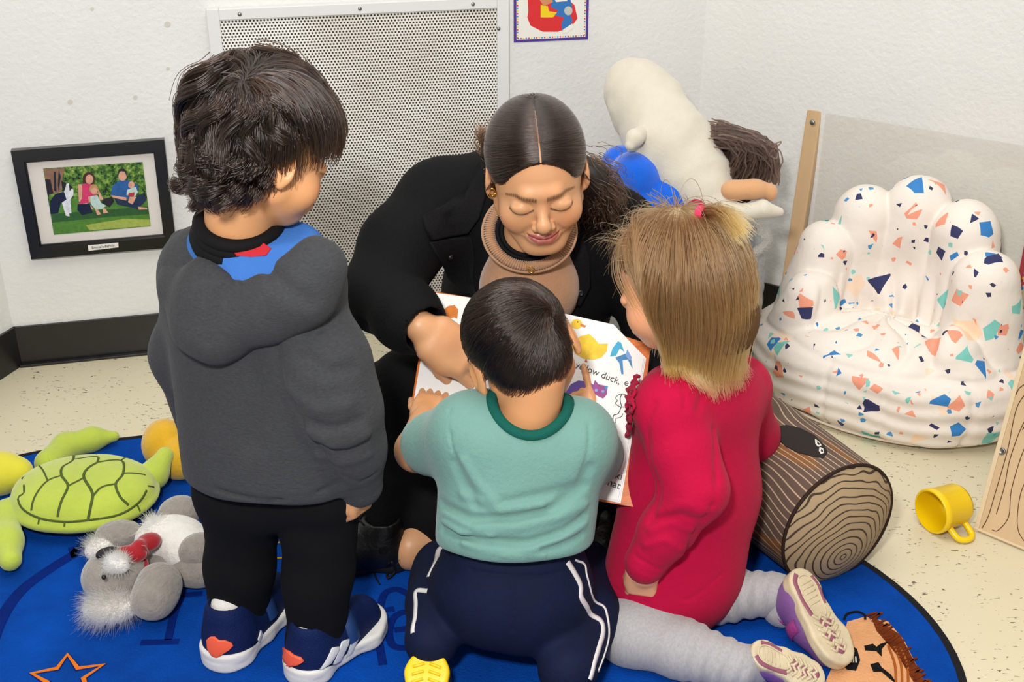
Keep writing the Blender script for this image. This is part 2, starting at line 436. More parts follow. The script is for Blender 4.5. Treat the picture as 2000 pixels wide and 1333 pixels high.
def circ(cx, cy, rx, ry, n=14, a=0):
    return [(cx+rx*math.cos(t)*math.cos(a)-ry*math.sin(t)*math.sin(a), cy+rx*math.cos(t)*math.sin(a)+ry*math.sin(t)*math.cos(a)) for t in np.linspace(0, 2*math.pi, n, endpoint=False)]
def text(name, s, size, loc, xdir, n, mat_, parent=None, ext=.0002, align='LEFT'):
    c = bpy.data.curves.new(name, 'FONT'); c.body = s; c.size = size; c.extrude = ext; c.align_x = align; c.materials.append(mat_)
    x = nrm(xdir); n = nrm(n); y = np.cross(n, x)
    o = bpy.data.objects.new(name, c); COL.objects.link(o)
    M = Matrix(((x[0], y[0], n[0], loc[0]), (x[1], y[1], n[1], loc[1]), (x[2], y[2], n[2], loc[2]), (0, 0, 0, 1)))
    me = bpy.data.meshes.new_from_object(o); bpy.data.objects.remove(o); me.transform(M); return link(name, me, parent)

# ------------------------------------------------------------------ perforated metal radiator cover
def grille_mat():
    m = bpy.data.materials.new('perforated_sheet'); m.use_nodes = True; N = m.node_tree.nodes; L = m.node_tree.links
    b = N['Principled BSDF']; at_ = N.new('ShaderNodeAttribute'); at_.attribute_name = 'UVc'
    sep = N.new('ShaderNodeSeparateXYZ'); L.new(at_.outputs['Vector'], sep.inputs[0])
    p = .0074
    def mth(op, a, b_=None, c=None):
        n = N.new('ShaderNodeMath'); n.operation = op
        for i, v in enumerate((a, b_, c)):
            if v is None: continue
            if hasattr(v, 'default_value') or hasattr(v, 'is_linked'): L.new(v, n.inputs[i])
            else: n.inputs[i].default_value = v
        return n.outputs[0]
    def lattice(ox, oy):
        fx = mth('SUBTRACT', mth('FRACT', mth('ADD', mth('DIVIDE', sep.outputs[0], p), ox)), .5)
        fy = mth('SUBTRACT', mth('FRACT', mth('ADD', mth('DIVIDE', sep.outputs[1], p*1.732), oy)), .5)
        return mth('SQRT', mth('ADD', mth('POWER', fx, 2), mth('POWER', mth('MULTIPLY', fy, 1.732), 2)))
    d = mth('MINIMUM', lattice(0, 0), lattice(.5, .5))
    mr = N.new('ShaderNodeMapRange'); mr.inputs[1].default_value = .27; mr.inputs[2].default_value = .33; L.new(d, mr.inputs[0])
    nz = N.new('ShaderNodeTexNoise'); nz.inputs['Scale'].default_value = 5; nz.inputs['Detail'].default_value = 5; tc = N.new('ShaderNodeTexCoord'); L.new(tc.outputs['Object'], nz.inputs['Vector'])
    mx0 = N.new('ShaderNodeMix'); mx0.data_type = 'RGBA'; mx0.inputs[6].default_value = (*c3('ded8cd'), 1); mx0.inputs[7].default_value = (*c3('efece6'), 1)
    r2 = N.new('ShaderNodeMapRange'); r2.inputs[1].default_value = .35; r2.inputs[2].default_value = .6; L.new(nz.outputs[0], r2.inputs[0]); L.new(r2.outputs[0], mx0.inputs[0])
    mx = N.new('ShaderNodeMix'); mx.data_type = 'RGBA'; mx.inputs[6].default_value = (*c3('2a211b'), 1); L.new(mx0.outputs[2], mx.inputs[7]); L.new(mr.outputs[0], mx.inputs[0])  # dark dots put the shade of the holes into the colour, none are cut
    L.new(mx.outputs[2], b.inputs['Base Color']); b.inputs['Roughness'].default_value = .55
    bp = N.new('ShaderNodeBump'); bp.inputs['Strength'].default_value = .5; bp.inputs['Distance'].default_value = .001; L.new(mr.outputs[0], bp.inputs['Height']); L.new(bp.outputs[0], b.inputs['Normal'])
    return m
m_cab = mat('white_enamel', 'dcdcdb', .35, bump=.12, bscale=60)
tl, tr = wb(402, 15), wb(990, -9); il, ir = wb(429, 38), wb(967, 11)
def uz(p): return float((p-B0)@bd), float(p[2])
uL, uR = uz(tl)[0], uz(tr)[0]; zt = (tl[2]+tr[2])/2; u1, u2 = uz(il)[0], uz(ir)[0]; z1 = (il[2]+ir[2])/2
WM = Matrix(((bd[0], 0, bn[0], B0[0]), (bd[1], 0, bn[1], B0[1]), (0, 1, 0, 0), (0, 0, 0, 1)))    # u, z, outward
rc = thing('radiator_cover', 'white metal radiator cover with perforated grille, on the wall behind the woman', 'radiator cover', B0+bd*(uL+uR)/2)
mb = MB(); mb.M = WM
for a, b in (((uL, 0, .001), (u1, zt, .022)), ((u2, 0, .001), (uR, zt, .022)), ((u1, z1, .001), (u2, zt, .022)), ((u1, 0, .001), (u2, .06, .022))): mb.box(a, b, 0, .0015)
mb.obj('frame', m_cab, rc)
V = []; 
for u, z, d in ((u1, .06, .016), (u2, .06, .016), (u2, z1, .016), (u1, z1, .016)): V.append(tuple(WM@Vector((u, z, d))))
me = mkmesh('grille', V, [(0, 1, 2, 3)], grille_mat(), False)
a = me.attributes.new('UVc', 'FLOAT_VECTOR', 'POINT'); a.data.foreach_set('vector', [u1, .06, 0, u2, .06, 0, u2, z1, 0, u1, z1, 0])
link('grille', me, rc)
m_screw = mat('steel', '8a8a8a', .35, metal=.9)
for px, py in ((468, 28), (703, 17), (924, 8), (974, 56), (414, 150)):
    p = wb(px, py, .022); mb = MB(); mb.M = Matrix(((bd[0], 0, bn[0], p[0]), (bd[1], 0, bn[1], p[1]), (0, 1, 0, p[2]), (0, 0, 0, 1)))
    mb.lathe([(0, .0025), (.0025, .0022), (.0042, .0012), (.0045, 0)], 12); mb.box((-.003, -.0004, .002), (.003, .0004, .0027)); mb.obj('screw', m_screw, rc, True)
# wall scuffs and plugs
for i, (px, py, r) in enumerate(((327, 47, .007), (264, 190, .005), (137, 199, .006), (328, 134, .004), (180, 17, .004))):
    mb = MB(); flatpoly(mb, [wb(x, y) for x, y in circ(px, py, r*900, r*900*.9, 10)], .0012, bn, 0, .0011)
    struct(mb.obj('trim_%d' % (i+2), mat('wall_putty', 'cbc6bb', .7)))

# ------------------------------------------------------------------ framed family photograph
fr = thing('family_picture', 'black framed family photo with white mat, hung on the wall behind the standing boy', 'picture', wb(180, 390))
gq = quadmap([wb(63, 501), wb(345, 477), wb(321, 268), wb(23, 290)], bn)
m_blk = mat('black_lacquer', '141312', .3, coat=.3); m_mat = mat('mat_board', 'd9d3cd', .8)
mb = MB(); w, h = .07, .105
for q in ((0, 0, w, 1), (1-w, 0, 1, 1), (w, 0, 1-w, h), (w, 1-h, 1-w, 1)): qbox(mb, gq, *q, .001, .02)
for q in ((w, h, w+.012, 1-h), (1-w-.012, h, 1-w, 1-h), (w, h, 1-w, h+.016), (w, 1-h-.016, 1-w, 1-h)): qbox(mb, gq, *q, .001, .013)
mb.obj('frame', m_blk, fr)
mb = MB(); qbox(mb, gq, w, h, 1-w, 1-h, .002, .008); mb.obj('mat_board', m_mat, fr)
def pp(x, y): return wb(70+x/6.667, 300+y/6.667, .009)
def photo_mat():
    m = bpy.data.materials.new('photo_print'); m.use_nodes = True; N = m.node_tree.nodes; L = m.node_tree.links; b = N['Principled BSDF']
    tc = N.new('ShaderNodeTexCoord'); n = N.new('ShaderNodeTexNoise'); n.inputs['Scale'].default_value = 85; n.inputs['Detail'].default_value = 6; n.inputs['Roughness'].default_value = .75; L.new(tc.outputs['Object'], n.inputs['Vector'])
    r = N.new('ShaderNodeValToRGB'); e = r.color_ramp.elements; e[0].position = .38; e[0].color = (*c3('132413'), 1); e[1].position = .68; e[1].color = (*c3('b4c462'), 1)
    x = e.new(.5); x.color = (*c3('4d7a2c'), 1); L.new(n.outputs[0], r.inputs[0]); L.new(r.outputs[0], b.inputs['Base Color']); b.inputs['Roughness'].default_value = .25; return m
PC = {'leaf': photo_mat()}
for k, c in dict(grass='4f7f33', glit='9fae52', gdk='2f5a30', bark='8b6a55', dark='23222a', navy='141d3a', white='d9dbe4', skin='d9a08a', pink='d23b6d', brown='4a2c22', blond='b98f63', blue='2a5d9c', jean='1f2f4e', mint='b9d2cc', red='b23a3a').items():
    PC[k] = mat('print_'+k, c, .3, var=.25, vscale=120)
PK = list(PC); photo = [
 ('leaf', [(95, 195), (1390, 110), (1495, 945), (235, 1058)]),
 ('bark', [(95, 200), (380, 185), (350, 300), (330, 500), (170, 540)]), ('dark', [(120, 330), (190, 340), (230, 520), (150, 540)]), ('dark', [(230, 240), (262, 240), (270, 500), (235, 480)]), ('dark', [(300, 220), (325, 300), (300, 500), (285, 400)]),
 ('grass', [(170, 560), (600, 600), (1450, 600), (1495, 945), (235, 1058)]), ('gdk', [(200, 790), (800, 740), (1460, 690), (1475, 790), (900, 830), (215, 900)]), ('glit', [(650, 930), (1150, 850), (1485, 860), (1492, 940), (700, 1000)]),
 ('navy', [(185, 620), (250, 530), (350, 500), (420, 560), (400, 680), (330, 640), (290, 780), (190, 790)]), ('white', [(370, 500), (400, 395), (430, 385), (450, 440), (490, 470), (490, 540), (450, 600), (465, 780), (430, 780), (415, 680), (440, 820), (390, 810), (340, 640), (400, 600)]), ('dark', [(330, 350), (395, 390), (380, 470), (350, 500)]), ('dark', [(430, 400), (480, 440), (440, 490)]),
 ('skin', [(550, 400), (610, 400), (600, 600), (720, 680), (760, 730), (720, 720), (560, 620)]), ('brown', circ(690, 330, 82, 90)), ('pink', [(600, 400), (650, 390), (780, 410), (800, 520), (700, 640), (560, 660), (610, 560)]), ('skin', circ(698, 335, 52, 62)), ('navy', [(545, 660), (700, 650), (740, 770), (600, 800), (540, 730)]), ('dark', [(880, 590), (1000, 560), (1020, 620), (960, 700), (850, 640)]), ('skin', [(800, 430), (880, 600), (830, 600)]),
 ('blond', circ(755, 460, 60, 62)), ('skin', circ(760, 490, 40, 44)), ('mint', [(690, 560), (800, 540), (850, 640), (920, 680), (860, 720), (780, 730), (720, 660)]), ('skin', [(770, 720), (810, 730), (850, 790), (800, 800)]), ('skin', [(870, 710), (900, 710), (945, 770), (880, 780)]), ('skin', [(680, 560), (710, 560), (715, 620), (690, 640)]),
 ('blue', [(1000, 420), (1080, 350), (1200, 345), (1320, 400), (1340, 470), (1200, 590), (1050, 560), (975, 540)]), ('skin', circ(1130, 290, 54, 66)), ('dark', [(1070, 270), (1080, 200), (1150, 195), (1185, 230), (1180, 290), (1160, 235), (1090, 225)]), ('jean', [(1020, 580), (1200, 600), (1400, 520), (1440, 600), (1330, 720), (1060, 660)]), ('skin', [(980, 540), (1180, 570), (1180, 610), (1000, 570)]), ('skin', [(1330, 690), (1450, 705), (1450, 725), (1340, 730)]),
 ('mint', [(1190, 470), (1300, 430), (1330, 500), (1290, 560), (1180, 540)]), ('skin', circ(1245, 405, 42, 46)), ('red', [(1210, 510), (1290, 500), (1280, 555), (1200, 550)]), ('skin', [(1220, 560), (1310, 560), (1260, 660), (1200, 630)])]
mb = MB()
for i, (k, poly) in enumerate(photo): flatpoly(mb, [pp(*q) for q in poly], .0001+.00006*i, bn, PK.index(k), .00005)
mb.obj('photograph', [PC[k] for k in PK], fr)
npq = quadmap([wb(173, 490, .0205), wb(231.5, 483, .0205), wb(231, 474, .0205), wb(171.5, 479.5, .0205)], bn)
mb = MB(); qbox(mb, npq, 0, 0, 1, 1, 0, .001); mb.obj('name_plate', mat('label_white', 'e2ddd6', .5), fr)
text('lettering', "Emma's Family", .0085, npq(.5, .28, .0013), npq(1, .5)-npq(0, .5), bn, mat('ink', '35322f', .6), fr, align='CENTER')

# ------------------------------------------------------------------ poster, top of the wall
po = thing('poster', 'small poster with purple border and red beanbag drawing, high on the back wall', 'poster', wb(1076, 40))
gp = quadmap([wb(1003.5, 83, .001), wb(1148, 76.5, .001), wb(1152, -75, .001), wb(1003, -68, .001)], bn)
mb = MB(); qbox(mb, gp, 0, 0, 1, 1, 0, .0008); mb.obj('border', mat('poster_purple', '4a2f8c', .45), po)
mb = MB(); qbox(mb, gp, .035, .035, .965, .965, .0008, .0012); mb.obj('sheet', mat('poster_white', 'e6e3dc', .45), po)
dc = [mat('poster_'+k, k, .45) for k in ('2f86c9', 'd2344f', 'e8c93f')]
mb = MB(); k = 0
for i in range(26):
    s = .06+.88*i/25
    for t in (.05, .95): flatpoly(mb, [gp(s+.011*math.cos(a), t+.011*math.sin(a), .0014) for a in np.linspace(0, 6.28, 8, endpoint=False)], 0, bn, k % 3, .0002)
    for q in (.05, .95): flatpoly(mb, [gp(q+.011*math.cos(a), s+.011*math.sin(a), .0014) for a in np.linspace(0, 6.28, 8, endpoint=False)], 0, bn, (k+1) % 3, .0002)
    k += 1
mb.obj('scalloped_edge', dc, po)
art = [('d4282c', [(1030, -10), (1042, -14), (1060, -4), (1100, -10), (1122, 10), (1128, 36), (1116, 52), (1090, 62), (1060, 62), (1036, 50), (1030, 34), (1032, 22)]),
 ('e9c814', [(1056, 10), (1070, 12), (1072, 22), (1088, 24), (1080, 34), (1056, 34)]), ('2b6fb4', [(1078, -10), (1112, -10), (1118, 16), (1112, 24), (1118, 40), (1112, 56), (1098, 60), (1096, 46), (1102, 34), (1084, 30), (1090, 20), (1076, 14)]),
 ('c9875c', [(1050, -6), (1076, -8), (1080, 4), (1062, 12)]), ('e9e6dc', [(1082, -4), (1106, -6), (1108, 2), (1086, 4)]), ('b9bdb4', circ(1110, 21, 8, 9)), ('e9e6dc', [(1099, 58), (1118, 46), (1120, 54), (1108, 64), (1099, 64)])]
mb = MB(); ms = [mat('poster_'+c, c, .45) for c, _ in art]
for i, (c, poly) in enumerate(art): flatpoly(mb, [wb(x, y, .0024) for x, y in poly], .0001*i, bn, i, .0001)
mb.obj('drawing', ms, po)

# ------------------------------------------------------------------ rug
rug = thing('rug', 'large oval royal blue classroom rug with black edge, under the children', 'rug', (-.55, 1.44, 0))
RC = (-.55, 1.435); RA, RB = 1.243, .69
def oval(a, b, n=120): return [(RC[0]+(a if math.cos(t) > 0 else a*.69)*math.cos(t), RC[1]+b*math.sin(t)) for t in np.linspace(0, 2*math.pi, n, endpoint=False)]
m_rug = mat('rug_pile', '02429c', .95, var=.3, vscale=7, bump=.5, bscale=260, bump2=.6, b2scale=700, spec=.1)
mb = MB(); mb.prism(oval(RA-.012, RB-.012), .0005, .008); mb.obj('pile', m_rug, rug)
mb = MB(); o1, o2 = oval(RA, RB), oval(RA-.013, RB-.013); n = len(o1)
mb.add([(*p, .0) for p in o1]+[(*p, .0075) for p in o1]+[(*p, .0085) for p in o2]+[(*p, .006) for p in o2],
       [(k*n+i, k*n+(i+1) % n, (k+1)*n+(i+1) % n, (k+1)*n+i) for k in range(3) for i in range(n)])
mb.obj('border', mat('rug_binding', '15151a', .8, bump=.5, bscale=300), rug)
RZ = .0083
m_dk = mat('rug_dark_blue', '02206b', .95, var=.2, vscale=20, bump=.5, bscale=260, spec=.1)
def stroke(mb, pts, w, m=0, z=RZ, top=.0012, closed=False, smooth=True):
    P = [gd(x, y, z) for x, y in pts]
    if smooth and len(P) > 2: P = list(catmull(P+([P[0]] if closed else []), 6))
    elif closed: P = P+[P[0]]
    P = np.array(P); T = np.gradient(P, axis=0); T[:, 2] = 0; T /= np.linalg.norm(T, axis=1)[:, None]+1e-9
    if closed: T[0] = T[-1] = nrm(T[0]+T[-1])
    Sd = np.stack([-T[:, 1], T[:, 0], 0*T[:, 0]], 1)*w/2; up = np.array([0, 0, top]); vs = []
    for i in range(len(P)): vs += [P[i]-Sd[i], P[i]-Sd[i]*.85+up, P[i]+Sd[i]*.85+up, P[i]+Sd[i]]
    mb.add(vs, [(i*4+k, i*4+k+1, i*4+k+5, i*4+k+4) for i in range(len(P)-1) for k in range(3)], m)
def gpoly(mb, pts, m=0, z=RZ, th=.001):
    P = [gd(x, y, z+th) for x, y in pts]; k = len(P)
    mb.add(P+[p-np.array([0, 0, th*1.5]) for p in P], [tuple(range(k))]+[(i, (i+1) % k, k+(i+1) % k, k+i) for i in range(k)], m)
mb = MB(); stroke(mb, [(-30, 1300), (0, 1215), (41, 1155), (104, 1108), (166, 1072), (225, 1048), (320, 1010), (430, 985)], .022); mb.obj('ring', m_dk, rug)
for nm, st in (('letter', [[(355, 1165), (340, 1200), (328, 1252)], [(275, 1256), (350, 1254)], [(318, 1168), (395, 1160)]]),
               ('letter', [[(800, 1163), (775, 1152), (752, 1160), (742, 1190), (738, 1235), (748, 1300)], [(722, 1198), (770, 1190)]]),
               ('letter', [[(770, 1232), (806, 1225), (812, 1208), (795, 1196), (770, 1206), (760, 1235), (768, 1262), (800, 1266), (818, 1254)]]),
               ('letter', [[(146, 1090), (140, 1070)], [(142, 1082), (158, 1066), (170, 1072), (172, 1084)]]),
               ('letter', [[(1180, 1290), (1195, 1240), (1230, 1230), (1245, 1270)]])):
    mb = MB()
    for s_ in st: stroke(mb, s_, .013 if nm else .01)
    mb.obj(nm, m_dk, rug)
m_or = mat('rug_orange', 'd5711a', .95, bump=.5, bscale=300, spec=.1); m_ye = mat('rug_yellow', 'c99a25', .95, bump=.5, bscale=300, spec=.1)
st = [(132, 1280), (152, 1307), (202, 1300), (163, 1326), (178, 1375), (122, 1352), (80, 1386), (92, 1334), (62, 1317), (112, 1307)]
mb = MB(); stroke(mb, st, .0085, closed=True, smooth=False, top=.0016); mb.obj('star_outline', m_or, rug)
mb = MB(); stroke(mb, st, .0125, closed=True, smooth=False, top=.0008); mb.obj('star_dark_line', m_dk, rug)  # wider dark blue woven line under the orange outline
for a, b in (((524, 1041), (540, 1036)), ((532, 1063), (550, 1060)), ((522, 1092), (552, 1091)), ((520, 1121), (538, 1126))):
    mb = MB(); stroke(mb, [a, b], .004); mb.obj('tick_mark', m_ye, rug)
# woven face at the rim of the rug
m_peach = mat('rug_peach', 'd29a6c', .95, bump=.5, bscale=260, spec=.1, var=.12, vscale=30); m_rbr = mat('rug_brown', '6b3014', .95, bump=.6, bscale=260, spec=.1, var=.4, vscale=40); m_rbk = mat('rug_black', '0d0c0f', .95, bump=.4, bscale=260)
m_rb2 = mat('rug_rust', '9c5420', .95, bump=.5, bscale=260, spec=.1)
mb = MB(); gpoly(mb, [(1612, 1333), (1640, 1270), (1655, 1215), (1690, 1205), (1735, 1215), (1765, 1250), (1790, 1300), (1800, 1345), (1790, 1400), (1620, 1400)]); mb.obj('woven_face', m_peach, rug)
mb = MB(); gpoly(mb, [(1700, 1200), (1730, 1222), (1758, 1240), (1782, 1285), (1805, 1330), (1815, 1400), (1790, 1400), (1786, 1335), (1760, 1290), (1738, 1262), (1712, 1232)], z=RZ+.001)
for i in range(26):
    t = i/25; x, y = 1700+110*t**.9, 1200+150*t; stroke(mb, [(x-8, y+4), (x+12+6*math.sin(i*2.1), y-7+5*math.cos(i*1.7))], .004, z=RZ+.001, top=.002, smooth=False)
mb.obj('woven_hair', m_rbr, rug)
mb = MB()
for d in (0, 12, 24): stroke(mb, [(1735+d, 1262+d*.2), (1748+d, 1300), (1750+d, 1345)], .004, z=RZ+.0015)
mb.obj('woven_hair_strand', m_rb2, rug)
for nm, poly in (('woven_eye', [(1688, 1262), (1705, 1258), (1712, 1264), (1720, 1258), (1734, 1254), (1722, 1268), (1722, 1282), (1712, 1272), (1690, 1270)]), ('woven_eye', [(1700, 1298), (1716, 1294), (1722, 1304), (1740, 1318), (1752, 1336), (1738, 1326), (1722, 1312), (1706, 1312)]), ('woven_mouth', [(1640, 1290), (1662, 1262), (1674, 1268), (1680, 1290), (1672, 1310), (1655, 1308)])):
    mb = MB(); gpoly(mb, poly, z=RZ+.0012); mb.obj(nm, m_rbk, rug)
mb = MB(); stroke(mb, [(1648, 1212), (1655, 1200), (1675, 1196), (1688, 1202), (1690, 1212)], .004, z=RZ+.001); mb.obj('woven_ear', m_rbk, rug)
mb = MB()
for x in (1662, 1666, 1671): stroke(mb, [(x, 1284), (x+1, 1296)], .0022, z=RZ+.0024, smooth=False)
mb.obj('woven_teeth', mat('rug_white', 'd9d4c8', .95), rug)
# ------------------------------------------------------------------ terrazzo print used on the bean bag
def terrazzo():
    m = bpy.data.materials.new('terrazzo_cloth'); m.use_nodes = True; N = m.node_tree.nodes; L = m.node_tree.links; b = N['Principled BSDF']
    tc = N.new('ShaderNodeTexCoord'); cur = None
    rgb = N.new('ShaderNodeRGB'); rgb.outputs[0].default_value = (*c3('eae0d6'), 1); cur = rgb.outputs[0]
    def layer(cell, rmin, rmax, seed, cols, keep):
        nonlocal cur
        v = N.new('ShaderNodeTexVoronoi'); v.inputs['Scale'].default_value = 1/cell; v.inputs['Randomness'].default_value = .85
        mp = N.new('ShaderNodeMapping'); mp.inputs['Location'].default_value = (seed, seed*2, seed*.7); L.new(tc.outputs['Object'], mp.inputs[0]); L.new(mp.outputs[0], v.inputs['Vector'])
        sb = N.new('ShaderNodeVectorMath'); sb.operation = 'SUBTRACT'; L.new(mp.outputs[0], sb.inputs[0]); L.new(v.outputs['Position'], sb.inputs[1])
        sc_ = N.new('ShaderNodeVectorMath'); sc_.operation = 'SCALE'; sc_.inputs['Scale'].default_value = 12; L.new(v.outputs['Color'], sc_.inputs[0])
        vr = N.new('ShaderNodeVectorRotate'); vr.rotation_type = 'EULER_XYZ'; L.new(sb.outputs[0], vr.inputs['Vector']); L.new(sc_.outputs[0], vr.inputs['Rotation'])
        mxs = None
        for k, n in enumerate([(1, 0, .1), (-.55, .83, 0), (-.5, -.75, .4), (.25, .35, .9), (0, .25, -.97), (.35, -.85, -.35)]):
            d = N.new('ShaderNodeVectorMath'); d.operation = 'DOT_PRODUCT'; d.inputs[1].default_value = n; L.new(vr.outputs[0], d.inputs[0])
            if mxs is None: mxs = d.outputs['Value']
            else:
                mm = N.new('ShaderNodeMath'); mm.operation = 'MAXIMUM'; L.new(mxs, mm.inputs[0]); L.new(d.outputs['Value'], mm.inputs[1]); mxs = mm.outputs[0]
        sp = N.new('ShaderNodeSeparateColor'); L.new(v.outputs['Color'], sp.inputs[0])
        sz = N.new('ShaderNodeMapRange'); sz.inputs[1].default_value = 1-keep; sz.inputs[2].default_value = 1; sz.inputs[3].default_value = rmin; sz.inputs[4].default_value = rmax; L.new(sp.outputs[0], sz.inputs[0])
        gt = N.new('ShaderNodeMath'); gt.operation = 'GREATER_THAN'; gt.inputs[1].default_value = 1-keep; L.new(sp.outputs[0], gt.inputs[0])
        lt = N.new('ShaderNodeMath'); lt.operation = 'LESS_THAN'; L.new(mxs, lt.inputs[0]); L.new(sz.outputs[0], lt.inputs[1])
        ml = N.new('ShaderNodeMath'); ml.operation = 'MULTIPLY'; L.new(gt.outputs[0], ml.inputs[0]); L.new(lt.outputs[0], ml.inputs[1])
        cr = N.new('ShaderNodeValToRGB'); cr.color_ramp.interpolation = 'CONSTANT'; e = cr.color_ramp.elements
        e[0].color = (*c3(cols[0]), 1); e[1].position = 1/len(cols); e[1].color = (*c3(cols[1]), 1)
        for i in range(2, len(cols)): x = e.new(i/len(cols)); x.color = (*c3(cols[i]), 1)
        L.new(sp.outputs[1], cr.inputs[0])
        mx = N.new('ShaderNodeMix'); mx.data_type = 'RGBA'; L.new(ml.outputs[0], mx.inputs[0]); L.new(cur, mx.inputs[6]); L.new(cr.outputs[0], mx.inputs[7]); cur = mx.outputs[2]
    layer(.085, .013, .021, 5.1, ['f3d3b4', 'eee0d2', 'f2d8c0'], .5)
    layer(.054, .009, .0155, 1.3, ['2a2d5c', '2f7cc0', 'ee9c80', '7cc8be', '2a2d5c', '2f7cc0', 'ee9c80', '7cc8be'], .93)
    layer(.026, .0028, .005, 3.7, ['2b2e52', 'ee9c80', '2b2e52', '4a8fc4', '8ccbc2'], .72)
    L.new(cur, b.inputs['Base Color']); b.inputs['Roughness'].default_value = .75
    n1 = N.new('ShaderNodeTexNoise'); n1.inputs['Scale'].default_value = 26; n1.inputs['Detail'].default_value = 3; L.new(tc.outputs['Object'], n1.inputs['Vector'])
    bp = N.new('ShaderNodeBump'); bp.inputs['Strength'].default_value = .35; bp.inputs['Distance'].default_value = .008; L.new(n1.outputs[0], bp.inputs['Height']); L.new(bp.outputs[0], b.inputs['Normal'])
    return m
# ------------------------------------------------------------------ bean bag chair
BC = np.array([.80, 2.262, 0.])
def bagl(P): q = P-BC; return np.stack([q@rd, q@rn, q[:, 2]], 1)     # u along the wall, n to the room, z
def bagw(u, n, z): return BC+rd*u+rn*n+np.array([0, 0, z])
lob = []
for th, h, rr in ((-30, .235, .072), (14, .375, .080), (56, .45, .082), (94, .475, .080), (132, .445, .078), (166, .37, .074), (202, .28, .070)):
    a = math.radians(th); cu, cn = math.cos(a), -math.sin(a)
    lob.append(cap(bagw(.205*cu, .125*cn, .11), bagw(.172*cu, .115*cn+(.0 if h < .35 else -.01), h-rr*.85), rr+.006, rr*.86))
def bag_base(P):
    q = bagl(P); rad = .055
    e = (np.hypot(q[:, 0]/(.275-rad), q[:, 1]/(.2-rad))-1)*(.2-rad); v = np.abs(q[:, 2]-.083)-(.083-rad)
    return np.hypot(np.maximum(e, 0), np.maximum(v, 0))+np.minimum(np.maximum(e, v), 0)-rad
f_lob = un(.004, *lob)
seatcut = ell(bagw(.0, .075, .29), (.128, .145, .15), np.array([rd, rn, [0, 0, 1]]))
cushion = ell(bagw(0, .05, .13), (.20, .15, .075), np.array([rd, rn, [0, 0, 1]]))
f_bag0 = un(.012, sub(.015, un(.014, f_lob, bag_base), seatcut), cushion)
def f_bag(P):
    d = f_bag0(P); m = np.abs(d) < .035
    if m.any():
        q = bagl(P[m]); e = np.zeros(len(q)); ang = np.arctan2(q[:, 1]-.0, q[:, 0]); rad = np.hypot(q[:, 0], q[:, 1])
        seat = np.clip((q[:, 2]-.12)/.05, 0, 1)*np.clip((.30-q[:, 2])/.08, 0, 1)*np.clip((.21-rad)/.06, 0, 1)
        e += seat*.0065*(1-2*np.abs(np.sin(ang*4.2+2.5*np.sin(rad*17)+noi(P[m], 14, 2)*1.1)))
        e += .0028*noi(P[m]*[1, 1, 2.0], 27, 1.)
        low = np.clip((.16-q[:, 2])/.06, 0, 1); e += low*.0022*np.sin(q[:, 2]*170+noi(P[m], 11, 4)*2.2)
        for th in (-70, -105, -140, -30, -170):       # stitched panel seams on the front band
            e += .004*np.exp(-((ang-math.radians(-th))/.03)**2)*np.clip((.17-q[:, 2])/.03, 0, 1)*(q[:, 1] > 0)
        e += .004*np.exp(-((q[:, 2]-.158)/.006)**2)*np.clip((rad-.17)/.03, 0, 1)*(q[:, 1] > -.02)
        d = d.copy(); d[m] += e
    return d
bag = thing('beanbag_chair', 'cream beanbag chair with coloured terrazzo print, in the corner at the right wall', 'beanbag chair', BC)
sdfobj('cover', f_bag, (.4, 1.95, -.01), (1.2, 2.6, .55), .0042, terrazzo(), bag)
mb = MB(); pts = [bagw(.262*math.cos(a), .187*math.sin(a), .014) for a in np.linspace(0, 2*math.pi, 60, endpoint=False)]
mb.tube(pts, .0028, closed=True, n=6); mb.obj('base_piping', mat('cream_piping', 'd9c9b8', .8), bag, True)

# ------------------------------------------------------------------ log shaped pouf
La = nrm([.443, -.896, 0]); LR = .113; Lc = gd(1637, 1026, .115); Lc[2] = .1145; LL = .40
Lx = np.array([-La[1], La[0], 0.]); 
def logmesh(prof, rings, nseg=96):
    ang = np.linspace(0, 2*math.pi, nseg, endpoint=False); V = []; C = []
    for t, r in prof:
        for a in ang:
            rr = r*(1+.012*math.sin(3*a+t*14)+.008*math.sin(5*a-t*20))
            p = Lc-La*t+Lx*rr*math.cos(a)+np.array([0, 0, rr*math.sin(a)]); p[2] = max(p[2], .0095)
            V.append(p); C.append((a*LR*1.0, t, rr) if not rings else (rr*math.cos(a), rr*math.sin(a), 0))
    n = len(prof); i, j = np.meshgrid(np.arange(n-1), np.arange(nseg), indexing='ij'); j2 = (j+1) % nseg
    Q = np.stack([i*nseg+j, i*nseg+j2, (i+1)*nseg+j2, (i+1)*nseg+j], -1).reshape(-1, 4)
    return np.array(V), Q, np.array(C)
